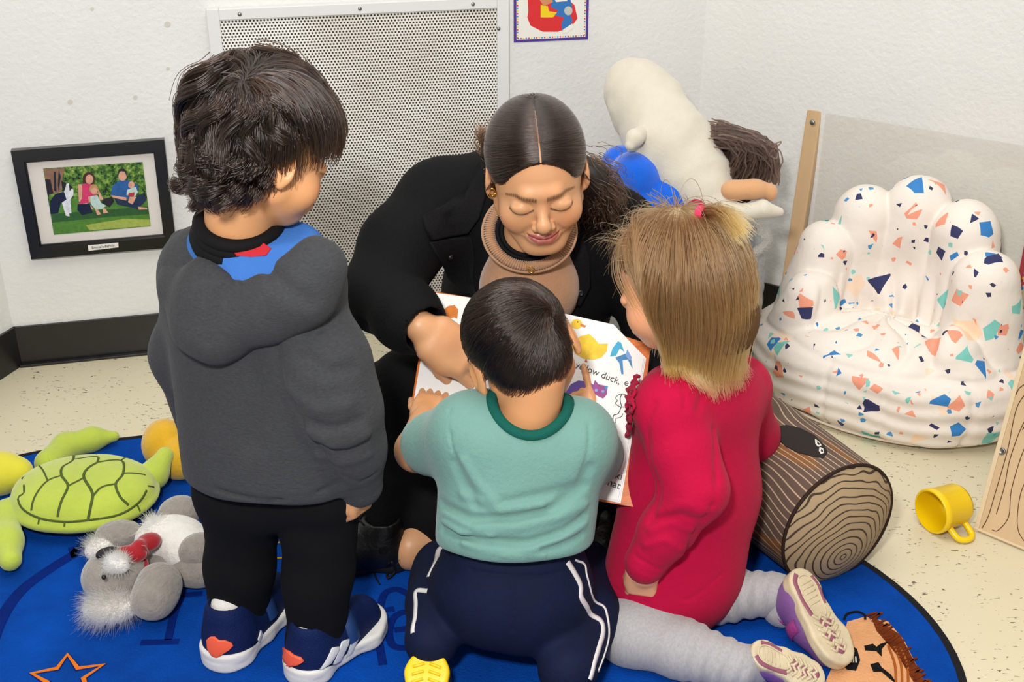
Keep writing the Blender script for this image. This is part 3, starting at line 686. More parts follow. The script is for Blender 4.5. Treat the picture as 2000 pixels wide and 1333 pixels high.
def linemat(name, kind):
    m = bpy.data.materials.new(name); m.use_nodes = True; N = m.node_tree.nodes; L = m.node_tree.links; b = N['Principled BSDF']
    at_ = N.new('ShaderNodeAttribute'); at_.attribute_name = 'UVc'; sep = N.new('ShaderNodeSeparateXYZ')
    def mth(op, a, b_=None, c=None):
        n = N.new('ShaderNodeMath'); n.operation = op
        for i, v in enumerate((a, b_, c)):
            if v is None: continue
            if isinstance(v, (int, float)): n.inputs[i].default_value = v
            else: L.new(v, n.inputs[i])
        return n.outputs[0]
    def noise(vec, scale, sx, sy, det=2):
        mp = N.new('ShaderNodeMapping'); mp.inputs['Scale'].default_value = (sx, sy, 1); L.new(vec, mp.inputs[0])
        n = N.new('ShaderNodeTexNoise'); n.inputs['Scale'].default_value = scale; n.inputs['Detail'].default_value = det; L.new(mp.outputs[0], n.inputs['Vector']); return n.outputs[0]
    L.new(at_.outputs['Vector'], sep.inputs[0])
    if kind == 'bark':
        x = mth('MULTIPLY_ADD', noise(at_.outputs['Vector'], 7, 1, .6, 1.2), .10, sep.outputs[0]); ph = mth('FRACT', mth('DIVIDE', x, .0135))
        d = mth('ABSOLUTE', mth('SUBTRACT', ph, .5)); mr = N.new('ShaderNodeMapRange'); mr.inputs[1].default_value = .06; mr.inputs[2].default_value = .10; L.new(d, mr.inputs[0])
        base = N.new('ShaderNodeMix'); base.data_type = 'RGBA'; base.inputs[6].default_value = (*c3('5a473c'), 1); base.inputs[7].default_value = (*c3('7a4f28'), 1)
        r2 = N.new('ShaderNodeMapRange'); r2.inputs[1].default_value = .56; r2.inputs[2].default_value = .62; L.new(noise(at_.outputs['Vector'], 14, 1.6, .35, 1), r2.inputs[0]); L.new(r2.outputs[0], base.inputs[0])
        line = 'b59c83'; bc = base.outputs[2]
    else:
        wx = mth('SUBTRACT', sep.outputs[0], -.008); wy = mth('SUBTRACT', sep.outputs[1], -.042)
        nz = noise(at_.outputs['Vector'], 13, 1, 1, 1.5)
        r = mth('SQRT', mth('ADD', mth('POWER', wx, 2), mth('POWER', wy, 2)))
        r = mth('ADD', r, mth('MULTIPLY', mth('SUBTRACT', nz, .5), mth('MULTIPLY', r, .36)))
        ph = mth('FRACT', mth('DIVIDE', r, .0118)); d = mth('ABSOLUTE', mth('SUBTRACT', ph, .5))
        mr = N.new('ShaderNodeMapRange'); mr.inputs[1].default_value = .085; mr.inputs[2].default_value = .13; L.new(d, mr.inputs[0])
        rg = N.new('ShaderNodeRGB'); rg.outputs[0].default_value = (*c3('a48d6c'), 1); bc = rg.outputs[0]; line = '3d2c22'
    mx = N.new('ShaderNodeMix'); mx.data_type = 'RGBA'; mx.inputs[6].default_value = (*c3(line), 1); L.new(bc, mx.inputs[7]); L.new(mr.outputs[0], mx.inputs[0])
    L.new(mx.outputs[2], b.inputs['Base Color']); b.inputs['Roughness'].default_value = .8
    tc = N.new('ShaderNodeTexCoord'); n1 = N.new('ShaderNodeTexNoise'); n1.inputs['Scale'].default_value = 22; L.new(tc.outputs['Object'], n1.inputs['Vector'])
    bp = N.new('ShaderNodeBump'); bp.inputs['Strength'].default_value = .3; bp.inputs['Distance'].default_value = .006; L.new(n1.outputs[0], bp.inputs['Height']); L.new(bp.outputs[0], b.inputs['Normal'])
    return m
log = thing('log_pouf', 'stuffed log-shaped pouf with dark knothole, between the girl and the beanbag', 'pouf', Lc-La*LL/2-np.array([0, 0, Lc[2]]))
prof = [(t*LL, LR*(1+.05*math.sin(math.pi*t)-.0*t)) for t in np.linspace(0, 1, 40)]
V, Q, C = logmesh(prof, False); me = mkmesh('bark_cover', V, Q, linemat('bark_print', 'bark')); a = me.attributes.new('UVc', 'FLOAT_VECTOR', 'POINT'); a.data.foreach_set('vector', C.astype(np.float32).ravel()); link('bark_cover', me, log)
m_end = linemat('ring_print', 'rings')
for s in (1, -1):
    prof = [((0 if s > 0 else LL)-s*.034*(1-(r/LR)**2.2), r) for r in np.linspace(LR*.997, .0005, 26)]
    V, Q, C = logmesh(prof, True); Q = Q if s > 0 else Q[:, ::-1]
    me = mkmesh('end_cap', V, Q, m_end); a = me.attributes.new('UVc', 'FLOAT_VECTOR', 'POINT'); a.data.foreach_set('vector', C.astype(np.float32).ravel()); link('end_cap', me, log)
    mb = MB(); t = 0 if s > 0 else LL; mb.tube([Lc-La*t+Lx*LR*1.004*math.cos(a)+np.array([0, 0, max(LR*1.004*math.sin(a), .0125-Lc[2])]) for a in np.linspace(0, 2*math.pi, 64, endpoint=False)], .0032, closed=True, n=6)
    mb.obj('piping', mat('dark_brown_piping', '2c1e17', .7), log, True)
def f_log(P):
    q = P-Lc; t = -(q@La); x = q@Lx; z = q[:, 2]; r = np.hypot(x, z); a = np.arctan2(z, x)
    R = LR*(1+.05*np.sin(np.pi*np.clip(t/LL, 0, 1)))*(1+.012*np.sin(3*a+t*14)+.008*np.sin(5*a-t*20)); return np.maximum(r-R, np.abs(t-LL/2)-LL/2-.03)
patch('knothole', f_log, [(1514, 846), (1518, 836), (1535, 832), (1562, 838), (1590, 852), (1610, 872), (1616, 886), (1608, 896), (1588, 893), (1560, 886), (1535, 874), (1520, 860)], mat('felt_black', '2b2624', .85), log, off=.0008, thick=.0012)
mw = mat('felt_white', 'd8d4cc', .8)
for poly in ([(1591, 860), (1599, 866), (1604, 873), (1597, 875), (1592, 869)], [(1600, 876), (1607, 879), (1609, 887), (1603, 889), (1599, 883)]): 
    e = patch('eye_print', f_log, poly, mw, log, off=.002, thick=.0008)
    c = np.mean(poly, axis=0); patch('pupil_print', f_log, [(c[0]+(x-c[0])*.45+1, c[1]+(y-c[1])*.45+1) for x, y in poly], _MC['felt_black'], e, off=.0028, thick=.0006)
# ------------------------------------------------------------------ acrylic room divider, panel, cup
m_birch = mat('birch_wood', 'c9a880', .5, var=.12, vscale=14, stretch=(1, 1, .12), bump=.1, bscale=70)
m_ply = mat('plywood_edge', 'd8c3a0', .6)
div = thing('room_divider', 'low acrylic room divider with pale wooden post, behind the beanbag chair', 'room divider', gd(1530, 660))
Z1 = .545; A_ = gd(1594, 213, Z1); E1 = gd(1613, 221, Z1); E2 = gd(2000, 285, Z1); dd = nrm(E2-E1); dn = np.array([dd[1], -dd[0], 0])
bot = gd(1527, 655, 0); bot[0] += .0
def obox(mb, p0, p1, wx, wy, xd, m=0, ch=.002):
    z = nrm(np.array(p1)-p0); L_ = float(np.linalg.norm(np.array(p1)-p0)); x = nrm(np.array(xd)-z*(np.dot(xd, z))); y = np.cross(z, x)
    old = mb.M; mb.M = Matrix(((x[0], y[0], z[0], p0[0]), (x[1], y[1], z[1], p0[1]), (x[2], y[2], z[2], p0[2]), (0, 0, 0, 1)))
    mb.box((-wx/2, -wy/2, 0), (wx/2, wy/2, L_), m, ch); mb.M = old
mb = MB(); obox(mb, bot, A_, .036, .022, dd, 0, .004); mb.obj('post', m_birch, div)
mb = MB(); r0 = E2+dd*.02; ra = np.array([E1[0], E1[1], .185]); rb = ra+dd*1.1; obox(mb, ra-dd*.02, rb, .022, .036, dn, 0, .003); mb.obj('rail', m_birch, div)
m_ac = bpy.data.materials.new('clear_acrylic'); m_ac.use_nodes = True; _n = m_ac.node_tree.nodes; _l = m_ac.node_tree.links; _n.remove(_n['Principled BSDF'])
_t = _n.new('ShaderNodeBsdfTransparent'); _t.inputs[0].default_value = (.985, .98, .965, 1); _g = _n.new('ShaderNodeBsdfGlossy'); _g.inputs['Roughness'].default_value = .03; _fr = _n.new('ShaderNodeValue'); _fr.outputs[0].default_value = .03
_mx = _n.new('ShaderNodeMixShader'); _l.new(_fr.outputs[0], _mx.inputs[0]); _l.new(_t.outputs[0], _mx.inputs[1]); _l.new(_g.outputs[0], _mx.inputs[2]); _l.new(_mx.outputs[0], _n['Material Output'].inputs[0])
mb = MB(); off = dn*-.002
pb = np.array([ra[0], ra[1], .19]); obox(mb, pb+dd*.55, pb+dd*.55+np.array([0, 0, Z1-.19]), 1.1, .004, dd, 0, 0); mb.obj('acrylic_sheet', m_ac, div)
for p in (gd(1591, 237, Z1-.02)+dn*.0, None, ):
    if p is None: p = onpl(1985, 616, ra, dn)
    p = p+dn*.0125*(1 if np.dot(dn, C0-p) > 0 else -1); nn = dn if np.dot(dn, C0-p) > 0 else -dn
    mb = MB(); x = dd; mb.M = Matrix(((x[0], 0, nn[0], p[0]), (x[1], 0, nn[1], p[1]), (0, 1, 0, p[2]), (0, 0, 0, 1))); mb.lathe([(0, .003), (.003, .0028), (.006, .0015), (.0065, -.001)], 14); mb.obj('bolt', m_screw, div, True)
# small poster with red edge on the right wall
pr = thing('wall_poster', 'white poster with scalloped red border on the right wall behind the divider', 'poster', onpl(1995, 540, CR, rn)+rn*.001)
gq = quadmap([onpl(x, y, CR+rn*.002, rn) for x, y in ((1978, 596), (2140, 640), (2200, 470), (2005, 455))], rn)
mb = MB(); qbox(mb, gq, 0, 0, 1, 1, 0, .001); mb.obj('border', mat('poster_red', 'a8283c', .5), pr)
mb = MB(); qbox(mb, gq, .07, .05, .93, .95, .001, .0014); mb.obj('sheet', _MC['poster_white'], pr)
mb = MB()
for i in range(14): flatpoly(mb, [gq(.07+.02*math.cos(a), .05+.9*i/13+.025*math.sin(a), .0018) for a in np.linspace(0, 6.28, 8, endpoint=False)], 0, rn, i % 3, .0003)
mb.obj('scalloped_edge', dc, pr)
# engraved wooden panel standing at the right edge
PA, PB_ = gd(1902, 1036), gd(2000, 1077); pd_ = nrm(PB_-PA); pn = np.array([pd_[1], -pd_[0], 0]); pn = -pn if np.dot(pn, C0-PA) < 0 else pn
upv = nrm(at(1983, 740, 1.845)-PA)
pan = thing('wooden_panel', 'birch wooden panel with engraved bark lines, standing at the right edge beside the yellow cup', 'panel', PA+pd_*.25)
pu = nrm(np.cross(pd_, upv)); pu = -pu if np.dot(pu, C0-PA) < 0 else pu
def pnl(s, t, d=0.): return PA+pd_*s+upv*t+pu*d
def panhit(px, py, d=0.): return onpl(px, py, PA+pu*d, pu)
mb = MB(); vs = [pnl(s, t, d) for s in (0, .5) for t in (0, .62) for d in (-.015, 0)]
vs = [np.array([v[0], v[1], max(v[2], .001)]) for v in vs]
mb.add(vs, [(0, 2, 3, 1), (4, 5, 7, 6), (0, 1, 5, 4), (2, 6, 7, 3), (0, 4, 6, 2), (1, 3, 7, 5)]); mb.obj('board', mat('birch_panel', 'cdb08a', .45, var=.1, vscale=10, stretch=(1, 1, .15)), pan)
mb = MB(); obox(mb, pnl(-.001, .005, .0015), pnl(.5, .005, .0015), .004, .006, upv, 0, .001); obox(mb, pnl(.004, 0, .001), pnl(.004, .62, .001), .008, .004, pd_, 0, .001); mb.obj('edge_strip', m_ply, pan)
m_eng = mat('engraving', '5a3d26', .8)
for L_ in ([(2010, 760), (1985, 800), (1968, 880), (1945, 960), (1930, 1010), (1918, 1032)], [(2015, 800), (1993, 840), (1972, 900), (1962, 950), (1946, 1005)], [(2012, 850), (1992, 900), (1975, 960), (1970, 1010), (1950, 1036), (1938, 1036)], [(2015, 920), (1995, 960), (1987, 1010), (1990, 1040), (2004, 1062)], [(1984, 772), (1990, 760), (2000, 752)], [(1997, 840), (2010, 820)]):
    mb = MB(); mb.tube(catmull([panhit(x, y, .0002) for x, y in L_], 6), .0009, n=5); mb.obj('engraved_line', m_eng, pan, True)
p = panhit(1957, 882, 0); mb = MB(); q = np.array([pd_, np.cross(pu, pd_), pu]).T; mb.M = Matrix([[*q[i], p[i]] for i in range(3)]+[[0, 0, 0, 1]]); mb.lathe([(0, .0015), (.003, .0015), (.0045, .003), (.0065, .0025), (.007, 0)], 16); mb.obj('bolt', m_screw, pan, True)
# yellow cup on its side
m_yel = mat('yellow_plastic', 'eec80a', .3, sss=.1)
c0 = gd(1818, 1000, .042); ca = nrm([.9, .42, 0]); cup = thing('cup', 'small yellow plastic cup lying on its side on the bare floor', 'cup', c0-[0, 0, .042])
q = np.array([np.cross([0, 0, 1.], ca), [0, 0, 1.], ca]).T
mb = MB(); mb.M = Matrix([[*q[i], c0[i]] for i in range(3)]+[[0, 0, 0, 1]])
mb.lathe([(.0375, .0), (.0395, -.001), (.0415, .001), (.0412, .012), (.0395, .014), (.038, .06), (.034, .068), (.012, .070), (0, .070)], 40)
mb.lathe([(0, .066), (.033, .064), (.0365, .05), (.0375, 0)], 40); mb.obj('body', m_yel, cup, True)
mb = MB(); mb.M = Matrix([[*q[i], c0[i]] for i in range(3)]+[[0, 0, 0, 1]])
mb.tube(catmull([(-.03, -.022, .020), (-.05, -.034, .024), (-.058, -.036, .040), (-.05, -.034, .056), (-.028, -.020, .056)], 5), [.006]*21, n=8); mb.obj('handle', m_yel, cup, True)
# pale lavender toy half hidden behind the girl
lt = gd(1440, 985, .02); tag(sdfobj('toy_bowl', sub(.004, ell(lt, (.03, .03, .02)), ell(lt+[0, 0, .016], (.026, .026, .022))), lt-.05, lt+.05, .002, mat('lavender_plastic', 'a9b4dc', .4)), 'pale lavender toy bowl peeking out between the girl and the log pouf', 'toy')
# ------------------------------------------------------------------ plush toys on the rug
def gz(px, py, z): return gd(px, py, z)
m_tur = mat('turtle_plush', 'b2c24a', .9, attr=False, var=.1, vscale=12, bump=.5, bscale=45, sheen=.4, bump2=.4, b2scale=900)
m_tury = mat('turtle_yellow', 'd2c93c', .9, var=.08, bump=.4, bscale=45, sheen=.4)
tur = thing('turtle_plush', 'lime green plush sea turtle with dark shell lines, on the left of the rug', 'plush toy', gd(163, 975))
tc_ = gz(163, 958, .055)
f_shell = rumple(un(.012, ell(tc_+[0, 0, .004], (.128, .100, .040)), ell(tc_-[0, 0, .012], (.137, .112, .030))), .0016, 32, .3)
mb_ = []
sdfobj('shell', f_shell, tc_-.17, tc_+.17, .0032, m_tur, tur)
def cpx(L): return [(x/2.411, 780+y/2.411) for x, y in L]
mline = mat('shell_line', '4d5a2c', .9)
mb = MB()
for L_, w in (([(180, 275), (105, 370), (85, 470), (110, 520), (190, 562), (300, 578), (420, 570), (560, 545), (650, 490), (690, 430)], .004), ([(345, 258), (345, 285), (295, 320), (290, 360), (320, 410), (290, 480), (272, 555)], .0045), ([(345, 285), (455, 272), (460, 298)], .004),
             ([(460, 298), (410, 330), (395, 370), (430, 430), (435, 470), (415, 565)], .005), ([(460, 298), (570, 290), (580, 350), (545, 400), (565, 460), (605, 500)], .0045), ([(580, 350), (685, 358)], .0035), ([(435, 460), (480, 415), (545, 400)], .004),
             ([(290, 360), (225, 385), (170, 450), (148, 525)], .004), ([(225, 385), (205, 340), (185, 315)], .003), ([(320, 410), (370, 385), (395, 370)], .004), ([(455, 262), (462, 240)], .003), ([(570, 290), (600, 275)], .003), ([(185, 560), (180, 590)], .003), ([(305, 575), (303, 602)], .003), ([(645, 495), (660, 530)], .003), ([(695, 410), (725, 415)], .003), ([(85, 355), (115, 365)], .004)):
    ribbon_add(mb, f_shell, [hit(f_shell, *q) for q in cpx(L_)], w, .0002, .0008, 0)
mb.obj('shell_lines', mline, tur, True)
def flip(name, pts, rs, m, z=.03):
    P = [gz(x, y, zz) for (x, y), zz in zip(pts, z if hasattr(z, '__len__') else [z]*len(pts))]
    f = rumple(chain(P, rs, .02), .0012, 45, 1); lo = np.min(P, 0)-.07; hi = np.max(P, 0)+.07; return sdfobj(name, f, lo, hi, .0035, m, tur)
flip('flipper', [(95, 905), (130, 872), (180, 858), (222, 853)], [.026, .025, .022, .012], m_tur)
flip('flipper', [(278, 940), (300, 928), (322, 890)], [.024, .023, .016], m_tur, (.035, .05, .075))
flip('flipper', [(35, 990), (10, 1010), (12, 1060), (20, 1095)], [.022, .026, .026, .018], m_tur, .032)
flip('flipper', [(230, 1020), (262, 1032)], [.014, .010], m_tur, .02)
flip('head', [(35, 925), (5, 925), (-30, 930)], [.028, .038, .036], m_tury, .045)
# yellow plush
m_gold = mat('gold_plush', 'd2a326', .95, var=.12, vscale=25, bump=.5, bscale=60, sheen=.4, bump2=.5, b2scale=800)
a, b2 = gz(322, 868, .06), gz(352, 895, .045); tag(sdfobj('yellow_plush', rumple(un(.006, ell(a, (.045, .045, .052)), ell(b2, (.05, .045, .043))), .0015, 50), a-.15, a+.17, .0035, m_gold), 'golden yellow plush toy half hidden behind the standing boy', 'plush toy')
# koala
m_kg = mat('koala_grey', '8f8780', .95, var=.15, vscale=60, bump=.8, bscale=130, sheen=.5, bump2=.6, b2scale=700); m_kw = mat('koala_white', 'ddd9d3', .95, var=.08, vscale=60, bump=.7, bscale=110, sheen=.4, bump2=.5, b2scale=600)
ko = thing('koala_plush', 'grey and white plush koala with red scarf, lying on its back beside the turtle', 'plush toy', gd(290, 1110))
def blob(name, els, m, parent=ko, k=.008, h=.003, rum=.001, lim=.012):
    fs = []
    for px, py, z, r, *rot in els:
        R_ = None
        if rot: c_, s_ = math.cos(rot[0]), math.sin(rot[0]); R_ = np.array([[c_, s_, 0], [-s_, c_, 0], [0, 0, 1]])
        fs.append(ell(gz(px, py, z), r, R_))
    f0 = rumple(un(k, *fs), rum, 60, 2); f = lambda P: np.maximum(f0(P), .0095-P[:, 2]); P = np.array([gz(e[0], e[1], e[2]) for e in els]); return sdfobj(name, f, P.min(0)-.11, P.max(0)+.11, h, m, parent), f
_, fbelly = blob('belly', [(335, 1055, .055, (.062, .048, .042)), (365, 1075, .05, (.045, .045, .036))], m_kw)
blob('back', [(345, 1085, .035, (.066, .052, .03)), (385, 1110, .035, (.045, .042, .03))], m_kg)
blob('foot', [(390, 1078, .062, (.036, .03, .034), .4)], m_kg); blob('foot', [(350, 1003, .055, (.037, .034, .032), .2)], m_kg)
blob('arm', [(232, 1046, .045, (.04, .028, .026), .1)], m_kg); blob('arm', [(313, 1135, .055, (.036, .03, .03), -.4), (300, 1172, .045, (.036, .036, .033), 0)], m_kg, k=.03)
_, fhead = blob('head', [(225, 1125, .052, (.054, .052, .045))], m_kg)
_, fe1 = blob('ear', [(218, 1187, .035, (.045, .032, .022), .15)], m_kw); _, fe2 = blob('ear', [(200, 1072, .035, (.03, .022, .02), .7)], m_kw)
blob('nose', [(210, 1082, .098, (.019, .011, .011), .35)], mat('plush_black', '141214', .5)); blob('eye', [(203, 1128, .096, (.004, .004, .004))], _MC['plush_black'], h=.0012)
m_red = mat('red_velvet', '9c0f1c', .7, var=.25, vscale=40, bump=.5, bscale=40, sheen=.5)
sc_, fsc = blob('scarf', [(252, 1085, .088, (.03, .016, .015), .1), (290, 1060, .088, (.022, .02, .013), .9), (272, 1068, .095, (.012, .012, .011))], m_red, k=.006, rum=.0012)
_, fp1 = blob('pompom', [(228, 1104, .096, (.022, .014, .014), -.3)], m_kw); _, fp2 = blob('pompom', [(303, 1032, .08, (.024, .013, .014), -.3)], m_kw)
f_kall = un(0, fhead, fbelly, fsc)
ribbon('bow_tail', f_kall, [hit(f_kall, *q) for q in ((275, 1070), (282, 1095), (284, 1115), (288, 1135))], [.006, .009, .010, .007], m_red, sc_, off=.002, thick=.003)
fm_w = hairmat('white_fur', ['cfc9c2', 'ece8e2'], .5); fm_g = hairmat('grey_fur', ['6d655f', 'b9b2aa', 'dad5ce'], .5)
def fuzz(name, f, c, r, n, length, mat_, parent, droop=(0, 0, -.3), rad=.0004):
    d = rng.normal(size=(n, 3)); d[:, 2] = np.abs(d[:, 2])-.15; d /= np.linalg.norm(d, axis=1)[:, None]; P = snap(f, np.array(c)+d*r, 0, 8)
    G = grad(f, P); k = 6; out = [P]; lean = rng.normal(size=(n, 3))*.75
    for i in range(k-1): P = P+(G+lean+np.array(droop)*(i/k)*2)*length/k*rng.uniform(.6, 1.2, n)[:, None]; P[:, 2] = np.maximum(P[:, 2], .01); out.append(P)
    return strands(name, np.stack(out, 1), rad, mat_, parent)
fuzz('ear_fur', fe1, gz(218, 1187, .035), .03, 4200, .0125, fm_g, ko, (-.6, -.8, -.4), .0003); fuzz('ear_fur', fe2, gz(200, 1072, .035), .02, 1300, .009, fm_g, ko, (-.8, .3, 0), .0003)
fuzz('pompom_fur', fp1, gz(228, 1104, .096), .012, 1500, .008, fm_w, ko); fuzz('pompom_fur', fp2, gz(303, 1032, .08), .012, 1300, .011, fm_w, ko)

# ------------------------------------------------------------------ basket of soft toys by the corner
bk = np.array([.385, 2.42, 0.]); BR_ = .155; BH = .33
basket = thing('knit_basket', 'grey cable-knit fabric basket full of plush toys, beside the beanbag', 'basket', bk)
V = []; nA, nZ = 260, 110
for k in range(nZ):
    z = BH*k/(nZ-1)
    for i in range(nA):
        a = 2*math.pi*i/nA; s = a*14/(2*math.pi); c = (s % 1)-.5
        braid = .006*abs(math.sin(math.pi*(z*16+(.5 if c > 0 else 0)+c*1.2)))*math.exp(-(c/.3)**2)+.0035*math.cos(c*2*math.pi)
        r = BR_*(1+.05*math.sin(math.pi*z/BH))+braid+.004*math.sin(3*a+z*9); V.append((bk[0]+r*math.cos(a), bk[1]+r*math.sin(a), z+.001))
n0 = len(V)
for k in (1, .3):
    for i in range(nA): a = 2*math.pi*i/nA; V.append((bk[0]+(BR_-.008)*math.cos(a), bk[1]+(BR_-.008)*math.sin(a), BH*k-.01))
Q = [(k*nA+i, k*nA+(i+1) % nA, (k+1)*nA+(i+1) % nA, (k+1)*nA+i) for k in range(nZ+1) for i in range(nA)]
mk = mat('grey_knit', 'a5a6a4', .95, var=.2, vscale=50, bump=.6, bscale=220, sheen=.3)
link('side', mkmesh('side', V, np.array(Q), mk), basket)
mb = MB(); mb.M = Matrix.Translation((bk[0], bk[1], 0)); mb.lathe([(.146, .23), (.1, .235), (0, .24)], 40); mb.obj('lining', mat('dark_lining', '2b2a2c', .9), basket, True)
n = 420; a = rng.uniform(-.9, 1.2, n); P = np.stack([bk[0]+(BR_+.003)*np.cos(a), bk[1]+(BR_+.003)*np.sin(a), np.full(n, BH-.005)], 1); out = [P]
for i in range(5): P = P+np.stack([np.cos(a)*.004, np.sin(a)*.004, rng.uniform(-.002, .007, n)], 1)+rng.normal(size=(n, 3))*.0015; out.append(P)
strands('fringe', np.stack(out, 1), .0008, hairmat('grey_yarn', ['8c8c8a', 'c2c2be'], .6), basket)
m_bel = mat('beluga_plush', 'd3ccbc', .9, var=.06, vscale=10, bump=.4, bscale=40, sheen=.3, bump2=.4, b2scale=800)
bp_ = [at(1237, 168, 2.58), at(1262, 205, 2.55), at(1310, 290, 2.46), at(1362, 355, 2.40), at(1392, 402, 2.36), at(1398, 425, 2.35)]
f_bel = chain(bp_, [.061, .072, .084, .064, .036, .024], .05)
f_bel = un(.02, f_bel, cap(at(1203, 212, 2.53), at(1225, 210, 2.53), .012, .03))
f_bel = un(.025, f_bel, chain([at(1398, 425, 2.34), at(1440, 418, 2.31), at(1490, 408, 2.30), at(1524, 414, 2.30)], [.02, .021, .018, .008]), chain([at(1400, 425, 2.34), at(1412, 436, 2.30), at(1420, 446, 2.28)], [.02, .018, .01]))
f_bel = rumple(f_bel, .0022, 42, 3, dirs=[(bp_[2]-bp_[4], 1.8)])
bel = thing('beluga_plush', 'white plush beluga whale leaning on the wall, topmost in the knit basket', 'plush toy', bp_[5])
sdfobj('body', f_bel, (.1, 2.2, .25), (.7, 2.75, .8), .004, m_bel, bel)
sdfobj('flipper', rumple(chain([at(1252, 262, 2.42), at(1240, 270, 2.38), at(1231, 284, 2.37)], [.017, .018, .011]), .0006, 40), (.1, 2.2, .3), (.4, 2.6, .7), .003, m_bel, bel)
def pxblob(name, els, m, label, cat, k=.012, rum=.0018, rs=38, h=.004, parent=None):
    P = np.array([at(x, y, Y) for x, y, Y, *_ in els]); fs = [ell(p, r if hasattr(r, '__len__') else (r, r, r)) for p, (x, y, Y, r) in zip(P, els)]
    f = rumple(un(k, *fs), rum, rs, 5); o = sdfobj(name, f, P.min(0)-.12, P.max(0)+.12, h, m, parent); 
    if label and cat: tag(o, label, cat)
    return o, f
pxblob('blue_plush', [(1212, 322, 2.46, .042), (1268, 302, 2.48, .052), (1312, 348, 2.43, .05), (1240, 352, 2.40, .06), (1300, 395, 2.38, .055), (1225, 400, 2.38, .055), (1330, 340, 2.46, .045), (1195, 360, 2.42, .045), (1335, 410, 2.40, .05), (1270, 440, 2.38, .09)], mat('blue_plush', '0a5fd6', .9, var=.2, vscale=14, bump=.4, bscale=50, sheen=.5, bump2=.4, b2scale=800), 'bright blue lobed plush toy under the white beluga', 'plush toy', k=.008)
doll = thing('rag_doll', 'rag doll with dark brown yarn hair, tucked behind the beluga in the knit basket', 'doll', at(1450, 400, 2.4))
pxblob('head', [(1425, 330, 2.45, .06), (1440, 355, 2.44, .05)], mat('doll_brown', '33221c', .95, bump=.5), None, None, parent=doll)
m_dsk = mat('doll_skin', 'cf9d72', .85, bump=.3, bscale=60, sheen=.3)
pxblob('arm', [(1435, 372, 2.33, (.03, .025, .022)), (1470, 370, 2.33, (.035, .025, .022)), (1505, 376, 2.33, (.014, .018, .018))], m_dsk, None, None, k=.012, rum=.0005, h=.003, parent=doll)
pxblob('dress', [(1360, 410, 2.32, .022), (1362, 428, 2.31, .022)], mat('doll_pink', 'a3173e', .8, bump=.4), None, None, parent=doll)
hc = at(1425, 325, 2.45); n = 620; d = rng.normal(size=(n, 3)); d /= np.linalg.norm(d, axis=1)[:, None]; fh = ell(hc, (.062, .05, .062)); top = at(1395, 262, 2.45)
P = np.array(top)+rng.normal(size=(n, 3))*[.018, .02, .008]; tgt = at(1450, 352, 2.42)+np.stack([rng.uniform(-.055, .075, n), rng.normal(size=n)*.02, rng.uniform(-.005, .02, n)], 1)
out = []
for s in np.linspace(0, 1, 12):
    q = P*(1-s)+tgt*s; bow = math.sin(math.pi*s)
    q = q+np.stack([.035*bow*np.ones(n), -.035*bow*np.ones(n), .03*bow*np.ones(n)], 1)+rng.normal(size=(n, 3))*.0015; out.append(q)
S_ = np.stack(out, 1); out2 = S_[:14].copy(); 
for j in range(14):
    for i in range(12): out2[j, i] = at(1470, 310, 2.4)*(1-i/11)+(at(1500, 296, 2.38)+rng.normal(size=3)*.012)*(i/11)
strands('yarn_hair', np.concatenate([S_, out2]), .0016, hairmat('dark_yarn', ['1f1310', '3d2a22'], .6), doll, tip=.9)

# ------------------------------------------------------------------ picture book
bk0, bk1, bk2 = gd(783, 908, .24), gd(1240, 995, .235), gd(840, 567, .46)
Bn = nrm(np.cross(bk1-bk0, bk2-bk0)); Bn = -Bn if Bn[2] < 0 else Bn
def bp(px, py, d=0.): return onpl(px, py, bk0+Bn*d, Bn)
book = thing('picture_book', 'large open picture book with white pages and orange cover, on the woman\'s lap', 'book', bp(1010, 780, -.01))
def slab(name, pts, d0, d1, m, parent=None, bulge=None):
    mb = MB(); P0 = [bp(x, y)+Bn*d0 for x, y in pts]; P1 = [bp(x, y)+Bn*d1 for x, y in pts]; k = len(pts)
    mb.add(P0+P1, [tuple(range(k))[::-1], tuple(range(k, 2*k))]+[(i, (i+1) % k, k+(i+1) % k, k+i) for i in range(k)]); return mb.obj(name, m, parent)
m_pg = mat('book_page', 'e4e2df', .35); m_or2 = mat('book_orange', 'c8661c', .4, var=.35, vscale=30, stretch=(1, 6, 1))
slab('cover', [(783, 908), (1010, 952), (1035, 600), (838, 567)], -.008, -.003, m_or2, book); slab('cover', [(1012, 951), (1236, 990), (1270, 672), (1037, 600)], -.008, -.003, m_or2, book)
for i in range(3):
    o = 2.2*i; slab('page', [(789+o*.4, 896-o), (1010, 941-o), (1035, 598+o*.3), (844+o*.3, 571+o*.4)], -.003+.0022*i, -.001+.0022*i, m_pg, book)
    slab('page', [(1012, 942-o), (1212-o, 983-o), (1262-o, 700), (1198-o*.4, 634+o*.3), (1037, 598+o*.3)], -.003+.0022*i, -.001+.0022*i, m_pg, book)
DP = .0038
bcol = {k: mat('paint_'+k, c, .45, var=.22, vscale=60) for k, c in dict(yellow='e6bd14', orange='c9701c', blue='2f78b0', cyan='2b9cc0', purple='5b3f96', magenta='8c2f7c', ink='2a2a2c', sky='6f93cf').items()}; BK = list(bcol)
def cp4(L): return [(770+x/2.7766, 520+y/2.7766) for x, y in L]
def art_part(name, shapes):
    mb = MB()
    for i, (k, L_) in enumerate(shapes): flatpoly(mb, [bp(x, y) for x, y in cp4(L_)], DP+.0001*(i+1), Bn, BK.index(k), .0001)
    mb.obj(name, [bcol[k] for k in BK], book)
